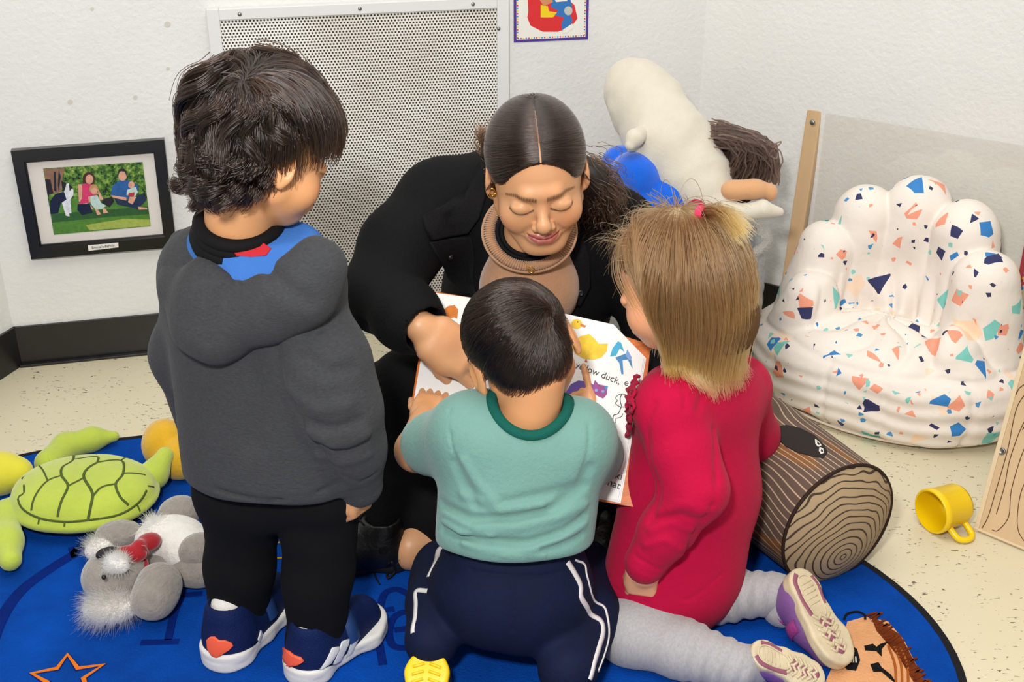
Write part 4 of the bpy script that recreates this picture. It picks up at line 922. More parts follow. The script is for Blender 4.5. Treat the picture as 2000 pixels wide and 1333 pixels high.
art_part('duck_drawing', [('yellow', [(1010, 385), (1060, 372), (1090, 400), (1110, 425), (1160, 425), (1155, 465), (1125, 500), (1080, 512), (1030, 505), (985, 480), (960, 440)]), ('yellow', circ(992, 318, 30, 27, 14)), ('orange', [(1010, 315), (1045, 328), (1035, 338), (1012, 330)]), ('ink', circ(997, 308, 4, 4, 8)), ('orange', [(1040, 510), (1046, 510), (1050, 525), (1035, 522)])])
art_part('horse_drawing', [('cyan', [(1172, 495), (1185, 450), (1215, 412), (1232, 420), (1250, 470), (1225, 450), (1205, 490)]), ('blue', [(1200, 500), (1260, 478), (1285, 500), (1295, 560), (1284, 545), (1268, 510), (1240, 515), (1245, 590), (1234, 592), (1222, 530)]), ('sky', [(1265, 455), (1290, 500), (1280, 520), (1255, 490)])])
art_part('cat_drawing', [('magenta', [(930, 590), (948, 620), (940, 660), (925, 700), (900, 700), (915, 650)]), ('purple', [(930, 690), (960, 645), (1000, 625), (1060, 632), (1085, 650), (1090, 690), (1060, 705), (940, 708)]), ('magenta', [(1078, 660), (1090, 622), (1110, 645), (1140, 652), (1160, 655), (1155, 700), (1135, 722), (1110, 712), (1085, 695)]), ('sky', circ(1098, 678, 9, 8, 8)), ('sky', circ(1134, 684, 9, 8, 8)), ('blue', [(1140, 656), (1162, 656), (1150, 680)])])
art_part('fruit_drawing', [('orange', circ(312, 252, 38, 34, 12)), ('orange', [(300, 225), (330, 215), (350, 240), (345, 290), (320, 280)])])
mb = MB()
for L_ in ([(1215, 700), (1200, 715), (1210, 730), (1200, 745), (1222, 762), (1250, 765)], [(1235, 695), (1225, 720), (1232, 760)], [(1215, 700), (1235, 694), (1255, 698)], [(1232, 762), (1215, 800), (1190, 810), (1185, 840)], [(1205, 870), (1200, 830), (1230, 818), (1240, 800)]):
    mb.tube(catmull([bp(x, y, DP+.0002) for x, y in cp4(L_)], 4), .0006, n=4)
mb.obj('outline_drawing', bcol['ink'], book)
def btext(s, x, y, x2, y2, size):
    a, b_ = cp4([(x, y), (x2, y2)]); A2, B2 = bp(*a, DP+.0003), bp(*b_, DP+.0003); return text('lettering', s, size, A2, B2-A2, Bn, bcol['ink'], book)
btext('a yellow duck,', 945, 535, 1110, 600, .0155); btext('e', 1243, 645, 1262, 650, .0155); btext('and', 1120, 1102, 1175, 1114, .0165); btext('looki', 1120, 1138, 1180, 1150, .0165); btext('That', 1120, 1176, 1175, 1196, .0165)
# ------------------------------------------------------------------ people: shared builders
def hframe(front, up, roll=0.):
    z = nrm(front); x = nrm(np.cross(up, z)); y = np.cross(z, x)
    if roll: c_, s_ = math.cos(roll), math.sin(roll); x, y = x*c_+y*s_, y*c_-x*s_
    return np.array([x, y, z])            # rows: x (image of the person's left), y up, z front
class Head:
    """head in its own frame: x sideways, y up, z front, origin between the ears at eye level; s scales the size"""
    def __init__(h, c, front, up=(0, 0, 1), roll=0., s=1., kid=False, ears=True, closed=True, smile=1.):
        h.c = np.asarray(c, float); h.R = hframe(front, up, roll); h.s = s; h.kid = kid; h.ears = ears; h.smile = smile
        h.f = h.build()
    def L(h, P): return (np.asarray(P)-h.c)@h.R.T/h.s
    def W(h, p): return h.c+(np.asarray(p, float)*h.s)@h.R
    def scaled(h, fl): return lambda P: fl(h.L(P))*h.s
    def build(h):
        k = h.kid
        if k:
            cran = ell((0, .038, -.012), (.079, .080, .093)); face = ell((0, -.028, .030), (.066, .066, .056)); chin = ell((0, -.075, .052), (.024, .018, .022))
            jaw = [cap((s*.048, -.045, .005), (s*.015, -.076, .045), .024, .02) for s in (-1, 1)]; chk = [ell((s*.040, -.040, .050), (.027, .026, .024)) for s in (-1, 1)]
        else:
            cran = ell((0, .036, -.012), (.073, .079, .092)); face = ell((0, -.024, .026), (.062, .078, .060)); chin = ell((0, -.092, .062), (.025, .016, .018))
            jaw = [cap((s*.051, -.050, .002), (s*.018, -.090, .052), .021, .018) for s in (-1, 1)]; chk = [ell((s*.039, -.036, .052), (.024, .024, .025)) for s in (-1, 1)]
        ny = .012 if k else 0.
        f = un(.03, cran, face); f = un(.022, f, chin, *jaw); f = un(.02, f, *chk)
        f = un(.012, f, cap((-.02, .018, .077), (.02, .018, .077), .012)) if not k else f
        f = sub(.014, f, un(0, *[ell((s*.031, -.001, .096), (.019, .0095, .013)) for s in (-1, 1)]))
        f = un(.0045, f, *[ell((s*.0305, -.006, .0735), (.0165, .0122, .0128)) for s in (-1, 1)])
        # nose
        nr = .9 if not k else .8
        f = un(.012, f, cap((0, .002, .079), (0, -.024+ny, .098-ny*.6), .0068*nr, .0095*nr)); f = un(.009, f, ell((0, -.031+ny, .099-ny*.7), (.0125*nr, .0105*nr, .0115*nr)))
        f = un(.0045, f, *[ell((s*.0140*nr, -.0350+ny, .0915-ny*.5), (.0080*nr, .0072*nr, .0092*nr)) for s in (-1, 1)])
        f = sub(.002, f, un(0, *[ell((s*.0062, -.0415+ny, .0985-ny*.6), (.0032, .0028, .0042)) for s in (-1, 1)]))
        # mouth
        w = .0245*h.smile; up_ = .0045*(h.smile-.6)*2
        ll = .0; f = un(.010, f, ell((0, -.062, .074), (.026, .018, .016)))
        ul = chain([(-w, -.0575+up_, .074), (-.009, -.0565, .0865), (0, -.0575, .0885), (.009, -.0565, .0865), (w, -.0575+up_, .074)], [.0028, .0042, .0042, .0042, .0028], .002)
        lo_ = chain([(-w*.85, -.061+up_*.7, .0745), (-.008, -.0665, .0855), (.008, -.0665, .0855), (w*.85, -.061+up_*.7, .0745)], [.003, .0056, .0056, .003], .002)
        f = un(.0035, f, ul); f = un(.0035, f, lo_)
        f = crease(f, [([(-w, -.060+up_, .078), (-.008, -.0612, .090), (.008, -.0612, .090), (w, -.060+up_, .078)], .0017, .003)]+
                   [([(s*.0155, -.033+ny, .092), (s*.024, -.045, .082), (s*.030, -.058+up_*.5, .074)], .0045, .0016*h.smile) for s in (-1, 1)]+
                   [([(s*.0175, -.0125, .088), (s*.031, -.0165, .0895), (s*.045, -.0115, .080)], .0015, .0011) for s in (-1, 1)]+
                   [([(s*.016, -.001, .084), (s*.030, .0055, .0875), (s*.046, .000, .076)], .0022, .0014) for s in (-1, 1)])
        if h.ears:
            er = []
            for s in (-1, 1):
                sx = .0695 if not k else .0785
                A = rotm((0, 1, 0), s*(.45 if k else .28))@rotm((1, 0, 0), -.18); A = A.T
                o = np.array((s*(sx+.006), -.004, -.006)); e = ell(o, (.0065, .031, .019), A); e = sub(.003, e, ell(o+np.array((s*.0065, .004, .003)), (.0055, .021, .0105), A))
                e = un(.004, e, cap(o+np.array((s*.002, -.004, .012)), o+np.array((s*.001, .003, .014)), .0035)); er.append(un(.004, e, ell(o+np.array((-s*.001, -.026, .004)), (.0055, .0095, .0085))))
            f = un(.006, f, *er)
        return h.scaled(f)
    def scalp(h, nape=-.055, front=.062, lift=.004, side=0.):
        def m(P):       # < 0 inside the haired region
            q = h.L(P); lim = nape+(np.clip(q[:, 2], -.09, .075)+.09)/.165*(front-nape)-side*(q[:, 0]**2/.075+np.maximum(np.abs(q[:, 0])-.045, 0)*.9)*np.clip(q[:, 2]/.03, 0, 1)
            return (lim-q[:, 1])*h.s*.8
        return m
def skincol(h, base, lips='b0605a', brow='3a2418', blush=.25, makeup=1.):
    base = np.array(c3(base)); lips = np.array(c3(lips)); brow = np.array(c3(brow)); red = base*np.array([1.05, .72, .66])
    def f(P):
        q = h.L(P); C = np.tile(base, (len(P), 1)); x = np.abs(q[:, 0])
        w = np.exp(-(((x-.042)/.022)**2+((q[:, 1]+.035)/.02)**2))*(q[:, 2] > .02)*blush; w += np.exp(-((x/.013)**2+((q[:, 1]+.033)/.012)**2))*(q[:, 2] > .08)*blush*.6
        w = np.clip(w+.15*noi(q, 60), 0, 1)[:, None]; C = C*(1-w)+red*w
        near = (q[:, 2] > .05)&(np.abs(q[:, 1]) < .12)
        W_ = .0245*h.smile; up_ = .0045*(h.smile-.6)*2
        yl = -.0605+up_*(x/W_)**2; t = np.clip(1-(x/(W_*1.05))**2, 0, 1); top = yl+.0085*t**.6-.0018*np.exp(-(x/.003)**2); bot = yl-.0105*t**.6
        m = ((q[:, 1] < top)&(q[:, 1] > bot)&(x < W_)&near)[:, None]*.85*makeup; C = C*(1-m)+lips*m
        m = (np.exp(-((q[:, 1]-yl)/.0011)**2)*(x < W_*1.05)*near)[:, None]*.85; C = C*(1-m)+lips*.22*m
        # lash line and brows
        e = (x-.031)/.0165; ly = -.0145+.0050*e*e+(-.0012*e); m = (np.exp(-((q[:, 1]-ly)/.0016)**2)*(np.abs(e) < 1.12)*near)[:, None]*makeup; C = C*(1-m)+brow*.35*m
        e2 = (x-.031)/.02; by = .0165-.0015*e2-.0040*e2*e2; th = .0042*np.clip(1-.35*e2-.1*e2*e2, .3, 1.2); m = (np.exp(-((q[:, 1]-by)/th)**4)*(np.abs(e2) < 1.15)*near)[:, None]*(.6+.25*np.sin(q[:, :1]*9000*.25))*min(1, makeup); m = np.clip(m, 0, 1); C = C*(1-m)+brow*m
        m = (np.exp(-((np.hypot(x-.0062, q[:, 1]+.0425))/.0026)**2)*(q[:, 2] > .085))[:, None]*.7; C = C*(1-m)+base*.2*m
        return C
    return f
def hand(wrist, fwd, back, side=1, s=1., curl=(.3, .3, .35, .4), thumb=(.75, .5), spread=.06, plump=1.):
    """fwd: wrist to knuckles, back: out of the back of the hand, side: +1 puts the thumb on cross(back, fwd)"""
    x = nrm(fwd); z = np.asarray(back, float); z = nrm(z-x*(z@x)); y = np.cross(z, x)*side; o = np.asarray(wrist, float)
    W = lambda a: o+(x*a[0]+y*a[1]+z*a[2])*s
    fs = [box(W((.046, 0, 0)), np.array((.042, .035*plump**.7, .0145*plump))*s, .0135*s, np.array([x, y, z]))]
    base = un(.03*s, fs[0], cap(W((-.02, 0, 0)), W((.025, 0, 0)), .0235*s, .020*s), cap(W((.02, .022, -.004)), W((.05, .03, -.005)), .013*s*plump))
    fing = []
    for i, (yy, L) in enumerate(zip((.027, .0095, -.009, -.0265), (.072, .079, .073, .058))):
        a = 0.; yy = yy*plump**.85; p = np.array((.083-abs(i-1)*.003, yy, 0.)); pts = [W(p)]; c = curl[i] if hasattr(curl, '__len__') else curl
        for j, fr_ in enumerate((.45, .3, .25)):
            a += c*(1. if j == 0 else 1.25); d = np.array((math.cos(a), (1.5-i)*spread, -math.sin(a))); p = p+d*L*fr_; pts.append(W(p))
        r = .0088*s*plump; fing.append(chain([W((.07, yy*.95, 0)), *pts], [r*1.02, r*1.06, r, r*.93, r*.78], .002*s))
    t0 = np.array((.022, .030, -.006)); a, b = thumb; d = np.array((math.cos(a), math.sin(a), -b*.5)); p1 = t0+nrm(d)*.036; d2 = np.array((math.cos(a*.55), math.sin(a*.55), -b)); p2 = p1+nrm(d2)*.030
    fing.append(chain([W(t0), W(p1), W(p2)], [.0125*s*plump**.5, .0105*s*plump**.5, .0085*s*plump**.5], .003*s))
    return un(.004*s, base, *fing)
class Shoe:
    """x heel to toe, z from the sole up into the shoe"""
    def __init__(q, heel, fwd, up, L=.165, wd=1., side=1, zs=1.):
        q.o = np.asarray(heel, float); x = nrm(fwd); z = np.asarray(up, float); z = nrm(z-x*(z@x)); q.R = np.array([x, np.cross(z, x)*1., z]); q.s = L/.165; q.zs = zs; q.wd = wd; q.side = side
        q.sole = q.w(q._sole); q.upper = q.w(q._upper)
    def w(q, fl): return lambda P: fl(((P-q.o)@q.R.T/q.s)/np.array([1, 1, q.zs]))*q.s
    def W(q, *p): return q.o+(np.asarray(p, float)*[1, 1, q.zs]*q.s)@q.R
    def plan(q, p, e=0.):
        P2 = np.stack([p[:, 0], (p[:, 1])/q.wd, 0*p[:, 0]], 1); s = q.side
        return un(.02, cap((.028, 0, 0), (.075, -.002*s, 0), .028, .0255), cap((.075, -.002*s, 0), (.118, .003*s, 0), .0255, .0335), cap((.118, .003*s, 0), (.138, .001*s, 0), .0335, .0265))(P2)-e
    def _sole(q, p):
        zc = .011; hz = .011+.003*np.clip(1-p[:, 0]/.06, 0, 1)+.002*np.clip((p[:, 0]-.12)/.04, 0, 1)
        d2 = q.plan(p, .0035+.004*np.clip((.05-p[:, 0])/.05, 0, 1)); v = np.abs(p[:, 2]-zc)-hz+.004
        a = d2+.005; return np.hypot(np.maximum(a, 0), np.maximum(v+.002, 0))+np.minimum(np.maximum(a, v+.002), 0)-.005+.0006*np.sin(p[:, 0]*160)*(p[:, 2] < .012)
    def _upper(q, p):
        f = un(.028, cap((.032, 0, .030), (.030, 0, .060), .0275, .0245), cap((.045, 0, .045), (.085, 0, .042), .027, .026), cap((.09, 0, .03), (.132, 0, .020), .030, .023), cap((.03, 0, .018), (.13, 0, .014), .028, .027))
        d = f(p); d = np.maximum(d, .010-p[:, 2])
        hole = un(.01, cap((.034, 0, .075), (.05, 0, .11), .021, .024)); d = -smin(-d, hole(p), .004)
        return d+.0006*np.sin(p[:, 0]*300)*np.exp(-((p[:, 0]-.09)/.03)**2)*(np.abs(p[:, 1]) < .016)
def bounds(pts, m): P = np.array(pts); return P.min(0)-m, P.max(0)+m
def bodypart(name, f, pts, m, h, mat_, parent, colf=None, label=None):
    lo, hi = bounds(pts, m); lo[2] = max(lo[2], -.02); return sdfobj(name, f, lo, hi, h, mat_, parent, label, colf)
m_skin = mat('skin', attr=True, rough=.42, sss=.12, spec=.4, bump2=.12, b2scale=500)
def scalproots(f, h, mask, n, lo=(-.11, -.12, -.13), hi=(.11, .14, .12)):
    out = []; tot = 0
    while tot < n:
        d = rng.normal(size=(n*2, 3)); d /= np.linalg.norm(d, axis=1)[:, None]; P = snap(f, h.W(np.array((0, .02, 0))+d*.11), .0, 5); m = mask(P) < 0; out.append(P[m]); tot += m.sum()
        if len(out) > 12: break
    return np.concatenate(out)[:n]
# ------------------------------------------------------------------ the woman
wo = thing('person', 'seated woman in black coat and tan sweater, dark slicked-back hair, reading the book aloud', 'person', (0.03, 1.93, 0))
tocam = nrm(C0-at(1060, 410, 1.68))
el = math.radians(-17); yaw = .08
wf = np.array([math.sin(yaw)*math.cos(el), -math.cos(yaw)*math.cos(el), math.sin(el)])
WH = Head((0, 0, 0), wf, roll=.09, s=.985)
WH.c = at(1059, 411, 1.68)-(np.array((0, -.008, .085))*WH.s)@WH.R; WH.f = WH.build()
neckt = WH.W((0, -.05, -.03)); neckb = at(1035, 474, 1.825)
shL, shR = at(858, 392, 1.93), at(1205, 452, 1.93)
elL, wrL = at(745, 575, 1.80), at(824, 640, 1.69)
elR, wrR = at(1290, 660, 1.86), at(1262, 745, 1.74)
chest, belly, hip = at(1030, 560, 1.97), at(1020, 700, 2.00), gd(1010, 830, .13)
hfw = nrm(bp(925, 712)+Bn*.03-wrL); hb = nrm(tocam+np.array([-.25, 0, .5]))
kw = dict(side=-1, s=.98)
f_hL = hand(wrL+hfw*.012, hfw, hb, curl=(.42, .62, .68, .72), thumb=(.35, .7), side=-1, s=.98, plump=1.08)
f_hR = hand(wrR, nrm(bp(1230, 830)-wrR), nrm([.6, -.6, .5]), curl=.5, side=1, s=.9)
knL, knR = at(735, 870, 1.83), at(1265, 960, 1.80)
anL, anR = gd(800, 1068, .05), gd(1160, 1040, .05)
f_neck = cap(neckt, neckb, .048, .052)
arms = un(.02, chain([shL, elL, wrL], [.045, .036, .021]), chain([shR, elR, wrR], [.045, .036, .026]))
f_bod = un(.02, WH.f, f_neck); f_bod2 = un(.03, chain([neckb, chest, belly, hip], [.05, .11, .10, .11]), chain([hip, knL, gd(1010, 1010, .06)], [.07, .05, .035]), chain([hip, knR, gd(990, 1010, .06), anL], [.07, .05, .035, .026]), chain([gd(1010, 1010, .06), anR], [.03, .026]), cap(at(800, 1020, 1.69), gd(800, 1088, .03), .022, .021))
f_all = un(.02, f_bod2, un(.01, un(.02, arms), f_hR))
skc = skincol(WH, 'cf9a70', lips='a84e50', brow='2a1a12', blush=.3)
# head at fine resolution and the rest of the body joined into one mesh
lo, hi = bounds([WH.c], .16)
V1, Q1 = netmesh(inter(0, f_bod, half(neckb*.6+neckt*.4, neckt*0+np.array([0, .75, -.6]))), lo-[0, 0, .06], hi+[0, .12, 0], .0017)
V2, Q2 = netmesh(f_all, (-.55, 1.5, -.02), (.65, 2.3, .75), .0045)
V3_, Q3 = netmesh(un(.01, chain([wrL*.5+elL*.5, wrL], [.028, .0225]), f_hL), wrL-.15, wrL+.15, .0024)
V = np.concatenate([V1, V2, V3_]); Q = np.concatenate([Q1, Q2+len(V1), Q3+len(V1)+len(V2)])
link('body', mkmesh('body', V, Q, m_skin, cols=skc(V)), wo)
# sweater
m_tan = mat('tan_sweater', 'b08565', .9, bump=.3, bscale=300, sheen=.3, var=.06, vscale=30)
f_sw = un(.05, cap(neckb-[0, -.02, .09], chest, .085, .115), cap(chest, belly, .115, .11), cap(shL*.55+shR*.45, shL*.3+shR*.7, .06)); f_turt = cap(neckb+(neckt-neckb)*.30, neckb-[0, -.01, .03], .0555, .066)
f_sw = rumple(un(.02, f_sw, cap(neckb, neckb-[0, -.01, .04], .05, .06)), .0015, 30, 2)
def turt_col(P): return None
bodypart('sweater', inter(.004, f_sw, half(neckb+(neckt-neckb)*.38, neckt-neckb)), [neckb, chest, belly, shL*.6+shR*.4, shL*.4+shR*.6], .17, .0035, m_tan, wo)
nk = nrm(neckt-neckb); xx = nrm(np.cross(nk, [0, 1, 0])); yy = np.cross(nk, xx)
Cc = at(1034, 452, 1.79); e1 = np.array([1., 0, .05]); e2 = nrm([.05, -.50, -.87]); e3 = nrm(np.cross(e1, e2)); e3 = e3 if e3[2] > 0 else -e3
ringp = lambda r, t, n=72: [Cc+e1*r*1.14*math.cos(a)+e2*r*math.sin(a)+e3*t for a in np.linspace(0, 2*math.pi, n, endpoint=False)]
rg0 = ringp(.0565, -.003, 40); f_col = un(.004, *[cap(rg0[i], rg0[(i+1) % 40], .0075) for i in range(40)])
bodypart('collar_roll', f_col, rg0, .04, .003, m_tan, wo)
mb = MB()
for i in range(104):
    a = 2*math.pi*i/104; pts = [Cc+e1*r*1.14*math.cos(a)+e2*r*math.sin(a)+e3*t for r, t in ((.0485, .0), (.052, .0042), (.0565, .0052), (.061, .0042), (.0645, 0))]; mb.tube(pts, .0015, n=4)
o = mb.obj('ribbing', m_tan, wo, True); o['kind'] = 'stuff'
mb = MB(); mb.tube(ringp(.0455, .001), .0038, n=8, closed=True); mb.tube(ringp(.0395, .003), .0035, n=8, closed=True); o = mb.obj('black_undershirt', mat('black_cloth', '0c0b0d', .8), wo, True); o['kind'] = 'stuff'
mb = MB(); mb.tube(ringp(.0665, -.003), .0024, n=6, closed=True); mb.obj('collar_edge', m_tan, wo, True)
# coat
m_coat = mat('black_wool', '08080a', .85, sheen=.0, bump=.3, bscale=250, var=.2, vscale=20)
coat = un(.06, chain([shL*.5+shR*.5+[0, .03, -.02], chest, belly, hip], [.11, .142, .14, .15]), cap(shL+[0, .01, -.01], shR+[0, .01, -.01], .068), cap(shL*.7+shR*.3+[0, .03, .0], shL*.3+shR*.7+[0, .03, .0], .088))
slL = chain([shL, shL*.5+elL*.5+[-.015, 0, .0], elL, elL*.35+wrL*.65, wrL-nrm(wrL-elL)*.012], [.070, .066, .060, .052, .046], .03)
slR = chain([shR, elR, wrR], [.068, .056, .046], .03)
coat = un(.035, coat, slL); coat = un(.035, coat, slR)
hem = un(.05, cap(at(820, 770, 1.98), at(760, 800, 1.95), .09), cap(at(1200, 800, 1.98), at(1280, 830, 1.95), .09))
coat = un(.05, coat, hem)
opening = un(.02, chain([at(1052, 455, 1.78), at(1030, 545, 1.80), at(1010, 640, 1.83)], [.062, .062, .052], .02), chain([neckt, neckb, at(1040, 470, 1.80)], [.07, .074, .075], .02))
coat = sub(.008, coat, opening); coat = sub(.004, coat, cap(wrL-nrm(wrL-elL)*.03, wrL+nrm(wrL-elL)*.05, .038))
coat = crease(rumple(coat, .003, 18, 1.5), [([elL+[.05, -.02, .03], elL+[.0, -.07, -.01], elL+[-.03, -.06, -.03]], .012, .006), ([shL+[.02, -.08, .0], shL+[.04, -.09, -.06], shL+[.03, -.1, -.12]], .012, .007), ([elL*.5+wrL*.5+[0, -.05, .02], elL*.5+wrL*.5+[.03, -.05, -.02]], .008, .004)])
ob = bodypart('coat', coat, [shL, shR, elL, elR, hip, wrL, wrR], .2, .0042, m_coat, wo)
lap = mat('black_wool_lapel', '0c0b0e', .8, sheen=.0, bump=.3, bscale=250)
patch('collar_flap', coat, [(940, 318), (915, 368), (870, 398), (824, 425), (829, 448), (840, 470), (880, 460), (915, 452), (938, 425), (950, 385), (948, 345)], lap, wo, off=.002, thick=.007, label='turned-down coat collar')
patch('lapel', coat, [(838, 474), (875, 466), (920, 460), (928, 500), (925, 545), (935, 580), (905, 575), (880, 545), (855, 505)], lap, wo, off=.001, thick=.004)
patch('lapel', coat, [(1110, 470), (1135, 460), (1150, 500), (1150, 560), (1130, 600), (1095, 570), (1100, 520)], lap, wo, off=.001, thick=.004)
m_snap = mat('dark_snap', '55555a', .25, metal=.9)
for px, py in ((846, 433), (875, 499), (1129, 572)):
    p = hit(coat, px, py); n_ = grad(coat, p[None])[0]; p = p+n_*.0065; x_ = nrm(np.cross(n_, [0, 0, 1])); y_ = np.cross(n_, x_)
    mb = MB(); mb.M = Matrix([[x_[i], y_[i], n_[i], p[i]] for i in range(3)]+[[0, 0, 0, 1]]); mb.lathe([(0, .001), (.002, .001), (.003, .0026), (.0052, .0022), (.006, 0)], 16); mb.obj('snap_button', m_snap, wo, True)
ax = nrm(wrL-elL); u_ = nrm(np.cross(ax, [0, 0, 1])); v_ = np.cross(ax, u_)
mb = MB(); mb.M = Matrix([[u_[i], v_[i], ax[i], (wrL-ax*.02)[i]] for i in range(3)]+[[0, 0, 0, 1]]); mb.lathe([(.041, .014), (.0385, .017), (.036, .005), (.034, -.02)], 40); mb.obj('satin_lining', mat('black_satin', '101015', .2), wo, True)
# trousers and shoes
trou = un(.04, chain([hip+[-.08, 0, 0], knL+[.02, .03, 0], knL, gd(920, 1000, .085), gd(1120, 1020, .075)], [.115, .085, .078, .062, .05], .03), chain([hip+[.08, 0, 0], knR, gd(1050, 975, .08), gd(875, 1015, .085)], [.115, .078, .066, .05], .03), cap(hip, hip+[0, -.12, .02], .13))
trou = un(.02, trou, cap(at(800, 760, 1.86), at(770, 900, 1.80), .075))
trou = un(.03, trou, cap(at(840, 960, 1.74), at(806, 1012, 1.70), .055, .036), cap(at(752, 975, 1.73), at(748, 1058, 1.66), .055, .034))
trou = rumple(trou, .003, 17, 3)
bodypart('trousers', lambda P: np.maximum(trou(P), .0095-P[:, 2]), [hip, knL, knR, anL, anR], .22, .005, m_coat, wo)
m_bl = mat('black_leather', '0d0d0e', .4, bump=.3, bscale=160); m_bs = mat('black_rubber', '0a0a0a', .6)
def plain_shoe(sh, parent, mu, ms, h=.003):
    P = [sh.W(0, 0, 0), sh.W(.165, 0, 0), sh.W(.08, 0, .08)]
    s = bodypart('shoe', sh.upper, P, .06, h, mu, parent); bodypart('sole', sh.sole, P, .06, h, ms, s); return s
sh = Shoe(gd(800, 1092, .012), gd(672, 1102, .012)-gd(800, 1092, .012), (0.05, .0, 1), .2, 1.0); sA = plain_shoe(sh, wo, m_bl, m_bs)
mb = MB()
for i in range(6):
    t = .062+.011*i
    for s in (-1, 1):
        a_, b_2 = sh.W(t, s*.014, .075), sh.W(t+.011, -s*.012, .075); pts = snap(sh.upper, np.linspace(a_, b_2, 6), .0012); mb.tube(pts, .0015, n=5)
o = mb.obj('lace', mat('black_lace', '151517', .7), sA, True); o['kind'] = 'stuff'
for L_, r_ in (([gd(760, 1100, .05), gd(748, 1112, .012), gd(732, 1120, .012), gd(742, 1142, .011)], .0014), ([gd(765, 1098, .05), gd(772, 1115, .02), gd(758, 1130, .012), gd(756, 1118, .014)], .0022), ([gd(780, 1095, .04), gd(800, 1104, .012), gd(815, 1115, .011)], .0014)):
    mb = MB(); mb.tube(catmull(L_, 5), r_, n=5); mb.obj('lace_end', _MC['black_lace'], sA, True)
sh = Shoe(gd(1165, 1010, .012), gd(1158, 1130, .012)-gd(1165, 1010, .012), (0, 0, 1), .19, 1.0, -1); plain_shoe(sh, wo, m_bl, m_bs)
# ponytail, hair
hm = WH.scalp(-.06, .070, side=.75)
cap_ = inter(.003, infl(WH.scaled(un(.02, ell((0, .036, -.012), (.0735, .0795, .0925)), ell((0, -.02, -.05), (.055, .05, .04)))), .0035*WH.s), hm)
m_dh = mat('dark_hair_mass', '150d0a', .5)
bun = WH.W((0, -.01, -.125)); tail = chain([WH.W((0, 0, -.10)), bun, at(1150, 350, 1.84), at(1172, 385, 1.86), at(1165, 420, 1.88)], [.03, .032, .028, .022, .010], .015); tail = un(.01, tail, chain([bun, at(955, 300, 1.86), at(946, 262, 1.86)], [.025, .012, .006], .01))
hc_ = un(.01, cap_, tail)
ho = bodypart('hair', hc_, [WH.c, bun, at(1172, 385, 1.86)], .14, .0032, m_dh, wo)
h_dark = hairmat('dark_brown_hair', ['120a07', '23140d', '3a2418'], .18)
mb = MB(); ribbon_add(mb, cap_, [WH.W((.003, y, z)) for y, z in ((.074, .078), (.095, .060), (.112, .035), (.118, .005))], [.003, .002, .0012, .0008], .0001, .0004, 0); mb.obj('hair_parting', mat('scalp_skin', 'b98a6a', .5), ho, True)
rt = scalproots(WH.f, WH, lambda P: hm(P)+np.maximum(0, .0016-np.abs(WH.L(P)[:, 0]-.003))*(WH.L(P)[:, 2] > -.0)*30, 12000)
bl = np.array((0, -.005, -.105))
def wdir(P, s):
    q = WH.L(P); d = bl-q; d /= np.linalg.norm(d, axis=1)[:, None]; sx = np.where(q[:, 0]-.004 > 0, 1, -1); e = np.exp(-np.abs(q[:, 0])/.028)*np.clip((q[:, 2]+.05)/.06, 0, 1)
    d[:, 0] += sx*e*2.2; d[:, 1] += -.25*np.clip((q[:, 2])/.06, 0, 1); return d@WH.R
e_ = np.stack([.003+rng.choice([-1, 1], 3200)*rng.uniform(.0008, .007, 3200), np.full(3200, .13), rng.uniform(-.03, .085, 3200)], 1); ex = snap(WH.f, WH.W(e_), 0, 8); rt = np.concatenate([rt, ex[hm(ex) < 0]])
S_ = grow(cap_, rt, wdir, 17, .0105, 0, .0022, .045, 1., .0006); strands('hair_strand', S_, .00042, h_dark, ho, .8)
# curls of the ponytail
def curls(name, f, pts, n, ln, amp, mat_, parent, rad=.0005, k=14, freq=9., spread=.012, grav=(0, 0, 0)):
    C = catmull(pts, 6); ii = rng.integers(0, max(1, len(C)-8), n); out = []
    ph = rng.uniform(0, 6.28, n); fr = rng.uniform(.8, 1.2, n); o0 = rng.normal(size=(n, 3))*spread
    for j in range(k):
        t = np.clip(ii+j*ln/k*len(C), 0, len(C)-1); i0 = np.floor(t).astype(int); i1 = np.minimum(i0+1, len(C)-1); fr_ = (t-i0)[:, None]
        B = C[i0]*(1-fr_)+C[i1]*fr_; a = ph+freq*j/k*fr
        out.append(B+o0*(1+.6*j/k)+np.stack([np.cos(a), np.sin(a)*.6, np.sin(a*.7)], 1)*amp*(.3+j/k)+np.array(grav)*(j/k)**2)
    return strands(name, np.stack(out, 1), rad, mat_, parent, .7)
curls('curl', None, [at(1135, 330, 1.84), at(1160, 350, 1.85), at(1175, 385, 1.86), at(1165, 425, 1.88)], 1400, .6, .007, h_dark, ho, spread=.013)
curls('curl', None, [at(975, 300, 1.86), at(955, 285, 1.86), at(948, 260, 1.86)], 260, .7, .006, hairmat('brown_hair', ['3a2417', '5a3d28'], .3), ho, spread=.006)
